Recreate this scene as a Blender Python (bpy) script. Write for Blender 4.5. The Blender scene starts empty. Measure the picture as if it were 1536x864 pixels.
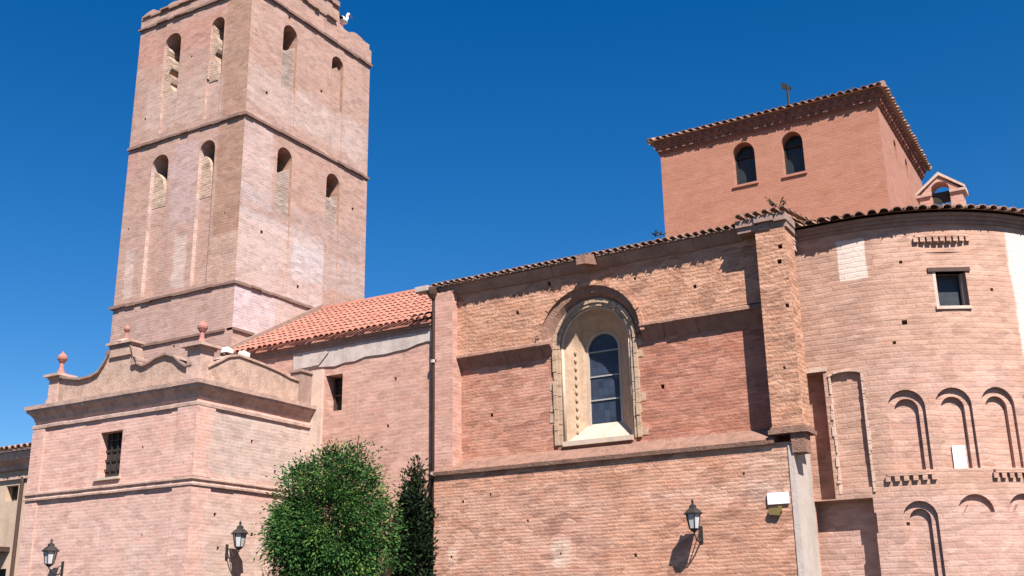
import bpy, bmesh, math, random
from mathutils import Vector, Matrix
random.seed(7)
sc = bpy.context.scene
COL = sc.collection
R_ = math.radians
PI = math.pi

# ------------------------------------------------------------------ camera
cam = bpy.data.cameras.new('camera'); co = bpy.data.objects.new('camera', cam); COL.objects.link(co)
YAW, PITCH, ROLL = R_(30.067), R_(17.105), R_(-1.011)
fw = Vector((-math.sin(YAW)*math.cos(PITCH), math.cos(YAW)*math.cos(PITCH), math.sin(PITCH)))
r0 = Vector((math.cos(YAW), math.sin(YAW), 0)); u0 = r0.cross(fw)
rt = r0*math.cos(ROLL) + u0*math.sin(ROLL); up = -r0*math.sin(ROLL) + u0*math.cos(ROLL)
co.matrix_world = Matrix(((rt.x, up.x, -fw.x, 0), (rt.y, up.y, -fw.y, 0), (rt.z, up.z, -fw.z, 1.6), (0, 0, 0, 1)))
cam.sensor_width = 36; cam.lens = 1626.5/1536*36; cam.clip_end = 5000; cam.clip_start = 0.1
sc.camera = co
# ------------------------------------------------------------------ sky, sun, exposure
SUN = Vector((0.50, -0.43, 0.755)).normalized()
w = bpy.data.worlds.new('World'); sc.world = w; w.use_nodes = True
nt = w.node_tree; bg = nt.nodes['Background']
sky = nt.nodes.new('ShaderNodeTexSky'); sky.sky_type = 'NISHITA'; sky.sun_disc = False
sky.sun_elevation = math.asin(SUN.z); sky.sun_rotation = math.atan2(SUN.x, SUN.y)
sky.altitude = 800; sky.air_density = 1.0; sky.dust_density = 0.35; sky.ozone_density = 3.0
hs = nt.nodes.new('ShaderNodeHueSaturation'); hs.inputs['Saturation'].default_value = 1.41; hs.inputs['Hue'].default_value = .505
nt.links.new(sky.outputs[0], hs.inputs['Color']); nt.links.new(hs.outputs[0], bg.inputs['Color'])
bg.inputs['Strength'].default_value = 0.058
sl = bpy.data.lights.new('sun', 'SUN'); so = bpy.data.objects.new('sun', sl); COL.objects.link(so)
sl.energy = 5.0; sl.angle = R_(0.5); sl.color = (1.0, 0.95, 0.88)
so.rotation_euler = SUN.to_track_quat('Z', 'Y').to_euler(); so.location = (30, -20, 50)
sc.view_settings.view_transform = 'Standard'; sc.view_settings.look = 'None'
sc.view_settings.gamma = 1; sc.view_settings.use_curve_mapping = False
sc.view_settings.exposure = 1.15

# ------------------------------------------------------------------ materials
def newmat(name):
    m = bpy.data.materials.new(name); m.use_nodes = True
    n = m.node_tree.nodes; b = n['Principled BSDF']; b.inputs['Roughness'].default_value = 0.9
    b.inputs['Specular IOR Level'].default_value = 0.2
    return m, m.node_tree, b
def node(t, k, **kw):
    n = t.nodes.new(k)
    for a, v in kw.items(): setattr(n, a, v)
    return n
def math_n(t, op, a, b=None):
    n = node(t, 'ShaderNodeMath', operation=op)
    for i, v in enumerate((a, b)):
        if v is None: continue
        if isinstance(v, (int, float)): n.inputs[i].default_value = v
        else: t.links.new(v, n.inputs[i])
    return n.outputs[0]
def mix(t, fac, a, b, mode='MIX'):
    n = node(t, 'ShaderNodeMix', data_type='RGBA', blend_type=mode)
    for s, v in (('Factor', fac), ('A', a), ('B', b)):
        i = [x for x in n.inputs if x.name == s and (x.type == 'RGBA' if s != 'Factor' else x.type == 'VALUE')][0]
        if isinstance(v, (int, float)): i.default_value = v
        elif isinstance(v, tuple): i.default_value = (*v, 1)
        else: t.links.new(v, i)
    return [o for o in n.outputs if o.type == 'RGBA'][0]
def noise(t, vec, scale, detail=4, rough=0.6, sx=1, sy=1):
    n = node(t, 'ShaderNodeTexNoise'); n.inputs['Scale'].default_value = scale
    n.inputs['Detail'].default_value = detail; n.inputs['Roughness'].default_value = rough
    mp = node(t, 'ShaderNodeMapping'); mp.inputs['Scale'].default_value = (sx, sy, 1)
    t.links.new(vec, mp.inputs[0]); t.links.new(mp.outputs[0], n.inputs['Vector'])
    return n.outputs[0]
def ramp(t, fac, lo, hi, smooth=True):
    n = node(t, 'ShaderNodeMapRange', interpolation_type='SMOOTHSTEP' if smooth else 'LINEAR')
    n.inputs[1].default_value = lo; n.inputs[2].default_value = hi
    t.links.new(fac, n.inputs[0]); return n.outputs[0]

def brickwall(name, c1, c2, mortar, bw=.26, bh=.075, ms=.018, wash=(.5, .4, .33), wash_amt=.45, dark=(.2, .1, .08), dark_amt=.3,
              patches=(), bump=.28, msmooth=.3, warp=.02, streak=.25, joint=.35, mott=.6, cell=.6, gain=(1, 1, 1)):
    m, t, b = newmat(name)
    uv = node(t, 'ShaderNodeUVMap').outputs[0]
    # slightly wandering, worn courses: warp at two scales
    vec = uv
    for wsc, wam in ((1.1, warp*4), (8.0, warp*1.3)):
        wn = node(t, 'ShaderNodeTexNoise'); wn.inputs['Scale'].default_value = wsc; wn.inputs['Detail'].default_value = 4
        t.links.new(uv, wn.inputs['Vector'])
        sub = node(t, 'ShaderNodeVectorMath', operation='SUBTRACT'); sub.inputs[1].default_value = (.5, .5, .5); t.links.new(wn.outputs[1], sub.inputs[0])
        scl = node(t, 'ShaderNodeVectorMath', operation='SCALE'); scl.inputs['Scale'].default_value = wam; t.links.new(sub.outputs[0], scl.inputs[0])
        add = node(t, 'ShaderNodeVectorMath', operation='ADD'); t.links.new(vec, add.inputs[0]); t.links.new(scl.outputs[0], add.inputs[1]); vec = add.outputs[0]
    br = node(t, 'ShaderNodeTexBrick'); br.inputs['Scale'].default_value = 1
    br.inputs['Brick Width'].default_value = bw; br.inputs['Row Height'].default_value = bh
    br.inputs['Mortar Size'].default_value = ms; br.inputs['Mortar Smooth'].default_value = msmooth
    br.inputs['Color1'].default_value = (*c1, 1); br.inputs['Color2'].default_value = (*c2, 1); br.inputs['Mortar'].default_value = (*c1, 1)
    t.links.new(vec, br.inputs['Vector'])
    rows = noise(t, vec, 1.0, 5, .7, 2.2, .55/bh)
    col = mix(t, math_n(t, 'MULTIPLY', ramp(t, rows, .52, .72), .65), br.outputs['Color'], tuple(x*.62 for x in c2))
    col = mix(t, math_n(t, 'MULTIPLY', ramp(t, rows, .50, .30), .5), col, mortar)
    jv = math_n(t, 'ADD', math_n(t, 'MULTIPLY', ramp(t, noise(t, uv, 1.9, 6, .75), .36, .62), joint), joint*.25)
    col = mix(t, math_n(t, 'MULTIPLY', br.outputs['Fac'], jv), col, mortar)
    big = noise(t, uv, .55, 6, .65); mid = noise(t, uv, 2.3, 6, .7); fine = noise(t, uv, 9, 5, .75); grit = noise(t, uv, 40, 3, .7)
    col = mix(t, math_n(t, 'MULTIPLY', ramp(t, mid, .42, .68), wash_amt), col, wash)
    col = mix(t, math_n(t, 'MULTIPLY', ramp(t, big, .5, .72), wash_amt), col, wash)
    col = mix(t, math_n(t, 'MULTIPLY', ramp(t, fine, .56, .74), dark_amt), col, dark)
    col = mix(t, math_n(t, 'MULTIPLY', ramp(t, noise(t, uv, 1.0, 6, .7), .55, .75), dark_amt*.8), col, dark)
    sp1 = noise(t, uv, 3.6, 5, .7, 1.0, 2.3)
    col = mix(t, math_n(t, 'MULTIPLY', ramp(t, sp1, .50, .64), mott), col, tuple(x*.66 for x in c2))
    col = mix(t, math_n(t, 'MULTIPLY', ramp(t, noise(t, uv, 4.4, 5, .72, 1.0, 2.0), .52, .66), mott), col, tuple(min(.7, x*1.22+.02) for x in c1))
    bl = noise(t, uv, 1.25, 7, .72, 1.0, 1.5)
    col = mix(t, math_n(t, 'MULTIPLY', ramp(t, bl, .50, .62), mott*.7), col, mix(t, .5, col, tuple(x*.70 for x in c2)))
    col = mix(t, math_n(t, 'MULTIPLY', ramp(t, bl, .46, .36), mott*.6), col, tuple(min(.7, x*1.12+.03) for x in c1))
    # single bricks and stones that are darker, paler or more orange than their neighbours
    for cx_, cz_, am in ((1/.30, 1/.11, cell), (1/.42, 1/.17, cell*.4)):
        vo = node(t, 'ShaderNodeTexVoronoi'); vo.inputs['Scale'].default_value = 1
        mp = node(t, 'ShaderNodeMapping'); mp.inputs['Scale'].default_value = (cx_, cz_, 1); t.links.new(vec, mp.inputs[0]); t.links.new(mp.outputs[0], vo.inputs['Vector'])
        sv = node(t, 'ShaderNodeSeparateColor'); t.links.new(vo.outputs['Color'], sv.inputs[0])
        col = mix(t, math_n(t, 'MULTIPLY', ramp(t, sv.outputs[0], .45, .05), am*.55), col, tuple(x*.58 for x in c2))
        col = mix(t, math_n(t, 'MULTIPLY', ramp(t, sv.outputs[1], .55, 1.0), am*.6), col, tuple(min(.75, x*1.25+.05) for x in c1))
        col = mix(t, math_n(t, 'MULTIPLY', ramp(t, sv.outputs[2], .6, 1.0), am*.45), col, (c1[0]*1.02, c1[1]*.86, c1[2]*.78))
    if streak: # rain streaks running down the masonry
        st = noise(t, uv, 1.0, 5, .65, 3.2, .22)
        col = mix(t, math_n(t, 'MULTIPLY', ramp(t, st, .55, .75), streak), col, dark)
    if patches:
        sp = node(t, 'ShaderNodeSeparateXYZ'); t.links.new(uv, sp.inputs[0])
        n1 = noise(t, uv, 1.7, 6, .7); n2 = noise(t, uv, 2.1, 6, .7, 1.3, .9)
        for (ua, ub, va, vb, c, amt, soft, wob) in patches:
            pu = math_n(t, 'ADD', sp.outputs[0], math_n(t, 'MULTIPLY', math_n(t, 'SUBTRACT', n1, .5), wob))
            pv = math_n(t, 'ADD', sp.outputs[1], math_n(t, 'MULTIPLY', math_n(t, 'SUBTRACT', n2, .5), wob))
            k = math_n(t, 'MULTIPLY', math_n(t, 'MULTIPLY', ramp(t, pu, ua-soft, ua+soft), ramp(t, pu, ub+soft, ub-soft)),
                       math_n(t, 'MULTIPLY', ramp(t, pv, va-soft, va+soft), ramp(t, pv, vb+soft, vb-soft)))
            if amt >= .9: pc = mix(t, math_n(t, 'MULTIPLY', ramp(t, fine, .45, .7), .35), c, tuple(x*.72 for x in c))
            else: pc = mix(t, 1.0, col, tuple(a_/b_ for a_, b_ in zip(c, c1)), 'MULTIPLY')
            col = mix(t, math_n(t, 'MULTIPLY', k, amt), col, pc)
    col = mix(t, math_n(t, 'MULTIPLY', ramp(t, grit, .35, .7), .22), col, tuple(x*.55 for x in c1))
    col = mix(t, 1.0, col, gain, 'MULTIPLY')
    t.links.new(col, b.inputs['Base Color'])
    h = math_n(t, 'ADD', math_n(t, 'MULTIPLY', br.outputs['Fac'], -.25), math_n(t, 'ADD', math_n(t, 'MULTIPLY', sv.outputs[0], .25), math_n(t, 'ADD', math_n(t, 'MULTIPLY', fine, .9), math_n(t, 'MULTIPLY', mid, .8))))
    bp = node(t, 'ShaderNodeBump'); bp.inputs['Strength'].default_value = bump; bp.inputs['Distance'].default_value = .03
    t.links.new(h, bp.inputs['Height']); t.links.new(bp.outputs[0], b.inputs['Normal'])
    return m
def rough(name, c, c2=None, scale=4, amt=.5, bump=.3, rgh=.9, dist=.02):
    m, t, b = newmat(name); c2 = c2 or tuple(x*.55 for x in c)
    tc = node(t, 'ShaderNodeTexCoord').outputs['Object']
    a = noise(t, tc, scale, 6, .7); f = noise(t, tc, scale*6, 4, .7)
    col = mix(t, math_n(t, 'MULTIPLY', ramp(t, a, .4, .7), amt), c, c2)
    col = mix(t, math_n(t, 'MULTIPLY', ramp(t, f, .5, .75), amt*.6), col, tuple(x*.6 for x in c))
    mp = node(t, 'ShaderNodeMapping'); mp.inputs['Scale'].default_value = (1, 1, .16); t.links.new(tc, mp.inputs[0])
    dn_ = node(t, 'ShaderNodeTexNoise'); dn_.inputs['Scale'].default_value = 4.5; dn_.inputs['Detail'].default_value = 6; t.links.new(mp.outputs[0], dn_.inputs['Vector'])
    col = mix(t, math_n(t, 'MULTIPLY', ramp(t, dn_.outputs[0], .50, .68), amt*.55), col, tuple(x*.58 for x in c))
    t.links.new(col, b.inputs['Base Color']); b.inputs['Roughness'].default_value = rgh
    bp = node(t, 'ShaderNodeBump'); bp.inputs['Strength'].default_value = bump; bp.inputs['Distance'].default_value = dist
    t.links.new(math_n(t, 'ADD', a, f), bp.inputs['Height']); t.links.new(bp.outputs[0], b.inputs['Normal'])
    return m
def tilemat(name, c1, c2, c3):
    m, t, b = newmat(name)
    uv = node(t, 'ShaderNodeUVMap').outputs[0]
    tc = node(t, 'ShaderNodeTexCoord').outputs['Object']
    br = node(t, 'ShaderNodeTexBrick'); br.offset = 0; br.inputs['Scale'].default_value = 1; br.inputs['Brick Width'].default_value = .22
    br.inputs['Row Height'].default_value = .4; br.inputs['Mortar Size'].default_value = 0
    br.inputs['Color1'].default_value = (*c1, 1); br.inputs['Color2'].default_value = (*c2, 1); t.links.new(uv, br.inputs['Vector'])
    col = mix(t, math_n(t, 'MULTIPLY', ramp(t, noise(t, tc, 2.2, 6, .7), .45, .7), .5), br.outputs[0], c3)
    col = mix(t, math_n(t, 'MULTIPLY', ramp(t, noise(t, tc, 16, 4, .7), .5, .72), .5), col, tuple(x*.4 for x in c1))
    t.links.new(col, b.inputs['Base Color']); b.inputs['Roughness'].default_value = .85
    return m
def glassmat(name, c, gx, gy, lead=(.03, .03, .035)):
    m, t, b = newmat(name)
    uv = node(t, 'ShaderNodeUVMap').outputs[0]
    br = node(t, 'ShaderNodeTexBrick'); br.offset = 0; br.inputs['Scale'].default_value = 1
    br.inputs['Brick Width'].default_value = gx; br.inputs['Row Height'].default_value = gy; br.inputs['Mortar Size'].default_value = .008
    br.inputs['Color1'].default_value = (*c, 1); br.inputs['Color2'].default_value = (*[x*.55 for x in c], 1); br.inputs['Mortar'].default_value = (*lead, 1)
    t.links.new(uv, br.inputs['Vector']); t.links.new(br.outputs[0], b.inputs['Base Color'])
    b.inputs['Roughness'].default_value = .4; b.inputs['Specular IOR Level'].default_value = .35
    bp = node(t, 'ShaderNodeBump'); bp.inputs['Strength'].default_value = .25; bp.inputs['Distance'].default_value = .02
    t.links.new(noise(t, uv, 5, 2), bp.inputs['Height']); t.links.new(bp.outputs[0], b.inputs['Normal'])
    return m
def leafmat(name, c1, c2):
    m, t, b = newmat(name)
    oi = node(t, 'ShaderNodeNewGeometry')
    col = mix(t, ramp(t, oi.outputs['Random Per Island'], .25, 1.0), c1, c2)
    tc = node(t, 'ShaderNodeTexCoord').outputs['Object']
    col = mix(t, math_n(t, 'MULTIPLY', ramp(t, noise(t, tc, 1.6, 3), .5, .7), .55), col, (c2[0]*1.35, c2[1]*1.15, c2[2]*.9))
    col = mix(t, ramp(t, oi.outputs['Random Per Island'], .975, .98), col, (c2[0]*2.6, c2[1]*1.3, c2[2]*1.2))
    t.links.new(col, b.inputs['Base Color']); b.inputs['Roughness'].default_value = .75
    b.inputs['Specular IOR Level'].default_value = .15
    tr = node(t, 'ShaderNodeBsdfTranslucent'); t.links.new(col, tr.inputs[0])
    ms = node(t, 'ShaderNodeMixShader'); ms.inputs[0].default_value = .18
    out = t.nodes['Material Output']; t.links.new(b.outputs[0], ms.inputs[1]); t.links.new(tr.outputs[0], ms.inputs[2]); t.links.new(ms.outputs[0], out.inputs[0])
    return m

PALE = (.52, .42, .36)
M = {}
M['tower'] = brickwall('tower_brick', (.38, .235, .18), (.34, .215, .165), (.42, .30, .24), gain=(1.03, 1.01, 1.04), ms=.02, bh=.08, wash=(.42, .29, .25), wash_amt=.55, dark=(.27, .16, .125), dark_amt=.4, streak=.4, patches=[
    # south face: u = x
    (-21.42, -20.3, 12.0, 15.5, (.31, .175, .115), .85, .05, .25), (-21.42, -20.3, 15.4, 19.6, (.32, .185, .125), .8, .06, .3),
    (-21.42, -20.3, 10.2, 12.0, (.42, .27, .20), .6, .1, .6),
    (-25.4, -21.5, 18.2, 19.3, (.42, .19, .14), .5, .2, .9), (-24.9, -24.5, 10.7, 12.2, (.50, .37, .31), .65, .06, .35), (-22.9, -22.4, 10.7, 12.3, (.50, .38, .32), .65, .06, .4),
    (-25.4, -24.6, 14.6, 15.6, (.42, .22, .18), .5, .1, .6), (-23.3, -22.2, 12.6, 15.2, (.41, .29, .27), .6, .15, .5), (-24.6, -21.5, 15.9, 17.4, (.43, .31, .25), .5, .2, 1.0),
    (-25.4, -20.3, 8.0, 10.4, (.37, .24, .20), .6, .1, .3),
    # east face: u = y
    (20.3, 24.0, 9.2, 12.7, (.46, .34, .29), .8, .1, .5), (20.3, 26.4, 12.5, 13.4, (.33, .235, .20), .55, .15, .6), (22.6, 26.4, 11.3, 12.4, (.40, .30, .26), .6, .1, .6),
    (20.3, 21.6, 12.9, 15.6, (.45, .33, .29), .7, .1, .4), (20.3, 22.0, 9.2, 10.5, (.42, .29, .26), .6, .05, .2), (20.4, 25.9, 15.9, 17.2, (.44, .33, .28), .6, .2, .9),
    (24.7, 26.4, 15.5, 18.5, (.38, .25, .20), .5, .15, .7)])
M['porch'] = brickwall('porch_brick', (.50, .31, .255), (.46, .275, .225), (.54, .39, .33), gain=(1.05, 1.0, 1.0), wash=(.54, .40, .345), wash_amt=.5, dark=(.36, .21, .17), dark_amt=.3, patches=[
    (-23.2, -17.3, 0, 4.3, (.48, .335, .275), .35, .2, .8), (16.9, 20.3, 4.7, 6.2, (.40, .32, .275), .85, .15, .4), (16.9, 20.3, 0, 4.3, (.42, .32, .27), .75, .2, .8), (-17.95, -17.2, 0, 4.4, (.50, .31, .255), .5, .05, .1)])
M['parapet'] = rough('parapet_plaster', (.44, .30, .235), (.27, .18, .14), 3.5, .9, .7)
M['string'] = rough('dark_string_course', (.22, .135, .11), (.15, .09, .075), 4, .6, .5)
M['trim'] = rough('cornice_stone', (.49, .33, .27), (.29, .185, .15), 4, .85, .6)
M['nave'] = brickwall('nave_brick', (.42, .25, .20), (.38, .215, .17), (.45, .31, .25), gain=(1.08, 1.02, 1.0), wash=(.47, .33, .27), wash_amt=.6, dark=(.26, .15, .12), dark_amt=.3, bh=.09)
M['nplaster'] = rough('grey_plaster', (.45, .375, .34), (.31, .235, .205), 2, .8, .4)
M['lower'] = brickwall('lower_brick', (.42, .235, .17), (.33, .165, .12), (.46, .30, .23), bw=.24, bh=.07, gain=(1.12, 1.04, 0.96), cell=.95, ms=.018, wash=(.47, .29, .23), wash_amt=.45, dark=(.24, .11, .085), dark_amt=.4, bump=.8, streak=.15, mott=.75, patches=[
    (-10.75, -10.35, 2.65, 3.15, (.58, .44, .35), .7, .1, .3), (-13.7, -9.5, 2.0, 4.3, (.43, .27, .225), .45, .3, 1.2), (-13.3, -13.05, 2.8, 3.1, (.55, .42, .34), .6, .06, .2),
    (-6.6, -5.5, 3.6, 4.7, (.45, .31, .25), .5, .2, .7), (-8.6, -6.0, 3.7, 4.05, (.50, .33, .27), .5, .1, .5)])
M['panel'] = brickwall('panel_brick', (.35, .145, .10), (.30, .12, .085), (.38, .21, .16), bw=.24, bh=.07, gain=(1.10, 1.10, 1.06), cell=.95, ms=.014, wash=(.40, .22, .165), wash_amt=.4, dark=(.20, .08, .06), dark_amt=.35, bump=.7, streak=.12, mott=.7, patches=[
    (-13.3, -5.8, 7.35, 9.3, (.44, .28, .20), .8, .08, .25), (-13.3, -10.8, 5.0, 7.2, (.39, .20, .145), .5, .1, .5)])
M['rubble'] = brickwall('upper_rubble', (.46, .29, .20), (.36, .205, .145), (.47, .32, .23), bw=.21, bh=.085, gain=(1.02, 0.86, 0.81), cell=.95, ms=.022, wash=(.50, .34, .25), wash_amt=.45, dark=(.24, .13, .09), dark_amt=.5, bump=1.0, warp=.05, streak=0, mott=.8)
M['buttress'] = brickwall('buttress_brick', (.46, .29, .235), (.43, .26, .21), (.47, .335, .285), gain=(1.0, 0.88, 0.85), wash=(.48, .36, .31), wash_amt=.5, dark=(.32, .18, .14), dark_amt=.2, streak=.1)
M['ledge'] = rough('ledge_stone', (.31, .175, .13), (.19, .105, .078), 5, .85, .9, dist=.04)
M['redbrick'] = rough('red_tile_brick', (.38, .185, .135), (.25, .11, .08), 4, .6, .6)
M['corbelbrick'] = rough('corbel_brick', (.34, .19, .14), (.20, .11, .085), 5, .7, .9, dist=.04)
M['friezebrick'] = rough('dark_red_frieze_brick', (.25, .11, .08), (.15, .07, .05), 5, .6, .6)
M['cornice'] = rough('old_cornice', (.30, .20, .165), (.20, .12, .10), 3, .7, .6)
M['stone'] = rough('window_stone', (.44, .305, .21), (.30, .19, .13), 6, .8, .6)
M['stone2'] = rough('white_sill_stone', (.46, .36, .285), (.36, .27, .21), 5, .5, .2)
M['dome'] = brickwall('lantern_tower_brick', (.40, .205, .14), (.37, .185, .125), (.40, .225, .16), bw=.25, bh=.06, gain=(0.9, 0.78, 0.76), ms=.012, wash=(.43, .235, .175), wash_amt=.4, dark=(.32, .15, .105), dark_amt=.3, bump=.25, streak=.12, mott=.22, cell=.25, patches=[
    (22.7, 28.2, 8, 13, (.40, .235, .18), .6, .1, .2)])
M['apse'] = brickwall('apse_brick', (.44, .295, .225), (.395, .25, .19), (.31, .19, .14), bw=.34, bh=.105, gain=(0.95, 0.86, 0.84), cell=.65, ms=.022, msmooth=.7, joint=.45, mott=.5, wash=(.47, .33, .275), wash_amt=.5, dark=(.30, .175, .13), dark_amt=.3, bump=.45, warp=.022, streak=.1, patches=[
    (.02, .56, 7.95, 8.78, (.62, .56, .50), .95, .02, .10), (3.40, 5.2, 6.2, 8.83, (.60, .57, .53), .97, .05, .25),
    (-.9, 6, 0, 3.7, (.47, .33, .28), .7, .15, .3), (.1, .65, 4.0, 6.1, (.43, .30, .23), .5, .1, .3), (.6, 3.2, 4.2, 6.3, (.48, .325, .265), .6, .2, .5)])
M['frame'] = rough('pale_joint_mortar', (.52, .38, .31), (.40, .27, .21), 5, .6, .4)
M['quoin'] = rough('pale_quoin_stone', (.44, .37, .33), (.36, .28, .24), 3, .6, .5)
M['oldplaster'] = rough('recess_plaster', (.38, .275, .205), (.28, .19, .14), 2, .7, .5)
M['_i'] = rough('rough_infill', (.42, .31, .24), (.30, .20, .15), 4, .8, .8)
M['_g'] = rough('grey_infill', (.33, .26, .225), (.24, .175, .15), 4, .7, .6)
M['greyinfill'] = brickwall('grey_infill_brick', (.33, .25, .21), (.27, .20, .165), (.36, .29, .25), ms=.02, bh=.08, wash=(.36, .28, .24), dark=(.2, .13, .10), cell=.9, bump=.6)
M['infill'] = brickwall('pale_infill_brick', (.41, .29, .22), (.33, .22, .165), (.46, .35, .28), ms=.02, bh=.08, wash=(.46, .36, .29), dark=(.24, .15, .11), cell=1.0, bump=.8)
M['rooftile'] = tilemat('roof_tile', (.36, .15, .108), (.29, .115, .082), (.37, .22, .165))
M['oldtile'] = tilemat('old_roof_tile', (.32, .20, .15), (.25, .145, .11), (.36, .27, .22))
M['terracotta'] = rough('terracotta', (.38, .165, .135), (.24, .10, .085), 6, .5, .3)
M['iron'] = rough('black_iron', (.03, .027, .025), (.05, .035, .03), 10, .4, .1, .5)
M['glass'] = glassmat('leaded_glass', (.035, .05, .085), .13, .16)
M['darkglass'] = glassmat('dark_window_glass', (.025, .032, .04), .28, .3)
M['darkness'] = rough('dark_window_interior', (.045, .035, .03), (.03, .022, .02), 5, .5, .2)  # near-black colour stands in for the unlit inside of the windows
M['leadbar'] = rough('pale_window_bar', (.30, .29, .28), None, 5, .2, .1)
M['lampglass'] = rough('lamp_milk_glass', (.42, .41, .42), (.33, .33, .35), 5, .3, .05, .3)
M['white'] = rough('white_board', (.80, .78, .80), (.70, .68, .69), 3, .3, .05, .6)
M['whitebox'] = rough('white_painted_metal', (.75, .72, .68), None, 3, .15, .05, .5)
M['pipe'] = rough('brown_pipe_metal', (.075, .042, .035), (.045, .027, .022), 4, .5, .1, .6)
M['olive'] = rough('olive_paint', (.17, .12, .045), (.10, .08, .03), 6, .5, .2)
M['bell'] = rough('bell_bronze', (.05, .065, .08), (.03, .035, .04), 6, .4, .1, .4)
M['housewall'] = rough('ochre_render', (.45, .335, .25), (.34, .245, .175), 1.5, .6, .2)
M['leaf'] = leafmat('tree_leaf', (.008, .038, .009), (.070, .155, .036))
M['darkleaf'] = leafmat('dark_leaf', (.007, .016, .007), (.018, .036, .013))
M['weed'] = leafmat('weed_leaf', (.03, .035, .02), (.06, .06, .03))
M['bark'] = rough('bark', (.10, .07, .05), None, 6, .5, .6)
M['ground'] = rough('plaza_paving', (.06, .053, .046), (.045, .04, .036), .6, .5, .2)
M['birdwhite'] = rough('white_feather', (.75, .73, .72), None, 9, .2, .1)
M['birdblack'] = rough('black_feather', (.03, .03, .035), None, 9, .2, .1)
M['birdred'] = rough('red_beak', (.45, .08, .04), None, 9, .2, .1)

# ------------------------------------------------------------------ mesh helpers
class MB:
    def __init__(s): s.v = []; s.f = []
    def add(s, vs, fs):
        o = len(s.v); s.v += [tuple(v) for v in vs]; s.f += [tuple(i+o for i in f) for f in fs]; return s
    def box(s, x0, x1, y0, y1, z0, z1):
        v = [(x0,y0,z0),(x1,y0,z0),(x1,y1,z0),(x0,y1,z0),(x0,y0,z1),(x1,y0,z1),(x1,y1,z1),(x0,y1,z1)]
        return s.add(v, [(3,2,1,0),(4,5,6,7),(0,1,5,4),(1,2,6,5),(2,3,7,6),(3,0,4,7)])
    def prism(s, pts, o, u, v, wv):
        """2-D loop pts in axes u, v at origin o, swept by vector wv"""
        o, u, v, wv = Vector(o), Vector(u), Vector(v), Vector(wv); n = len(pts)
        a = [o + u*p[0] + v*p[1] for p in pts]; b = [p + wv for p in a]
        return s.add(a + b, [tuple(range(n))[::-1], tuple(range(n, 2*n))] + [(i, (i+1) % n, (i+1) % n + n, i+n) for i in range(n)])
    def prismY(s, pts, y0, y1): return s.prism(pts, (0, y0, 0), (1,0,0), (0,0,1), (0, y1-y0, 0))
    def prismX(s, pts, x0, x1): return s.prism(pts, (x0, 0, 0), (0,1,0), (0,0,1), (x1-x0, 0, 0))
    def tube(s, path, r, n=8, r2=None):
        path = [Vector(p) for p in path]; rings = []
        for i, p in enumerate(path):
            d = (path[min(i+1, len(path)-1)] - path[max(i-1, 0)]).normalized()
            a = d.orthogonal().normalized(); b = d.cross(a)
            rr = r + (r2-r)*i/(len(path)-1) if r2 is not None else r
            rings.append([p + (a*math.cos(2*PI*k/n) + b*math.sin(2*PI*k/n))*rr for k in range(n)])
        fs = []
        for i in range(len(path)-1):
            for k in range(n): fs.append((i*n+k, i*n+(k+1) % n, (i+1)*n+(k+1) % n, (i+1)*n+k))
        fs += [tuple(range(n))[::-1], tuple(range((len(path)-1)*n, len(path)*n))]
        return s.add([q for g in rings for q in g], fs)
    def lathe(s, prof, c, n=12, rot=0):
        vs = []; fs = []; m = len(prof)
        for r, z in prof:
            for k in range(n): vs.append((c[0] + r*math.cos(rot + 2*PI*k/n), c[1] + r*math.sin(rot + 2*PI*k/n), c[2] + z))
        for i in range(m-1):
            for k in range(n): fs.append((i*n+k, i*n+(k+1) % n, (i+1)*n+(k+1) % n, (i+1)*n+k))
        fs += [tuple(range(n))[::-1], tuple(range((m-1)*n, m*n))]
        return s.add(vs, fs)
    def ball(s, c, rx, ry=None, rz=None, n=10, m=7):
        ry = ry or rx; rz = rz or rx; o = len(s.v)
        pr = [(max(math.sin(PI*i/m), .02), -math.cos(PI*i/m)) for i in range(m+1)]
        s.lathe(pr, (0, 0, 0), n)
        for i in range(o, len(s.v)):
            x, y, z = s.v[i]; s.v[i] = (c[0] + x*rx, c[1] + y*ry, c[2] + z*rz)
        return s
ORG = {}
def box_uv(me, org, cyl=None):
    ul = me.uv_layers.new(name='UVMap') if not me.uv_layers else me.uv_layers[0]
    for p in me.polygons:
        n = p.normal
        if cyl:
            c = p.center + org; rad = Vector((c.x - cyl[0], c.y - cyl[1], 0))
            iscyl = abs(n.z) < .8 and c.x > cyl[0] - .001
        for li in p.loop_indices:
            q = me.vertices[me.loops[li].vertex_index].co + org
            if cyl:
                if abs(n.z) >= .8: uv = (q.x, q.y)
                elif iscyl: uv = (math.atan2(q.x - cyl[0], cyl[1] - q.y)*cyl[2], q.z)
                else: uv = ((q.x if abs(n.y) >= abs(n.x) else q.y) - cyl[0], q.z)
            elif abs(n.z) > .8: uv = (q.x, q.y)
            elif abs(n.y) >= abs(n.x): uv = (q.x, q.z)
            else: uv = (q.y, q.z)
            ul.data[li].uv = uv
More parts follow.
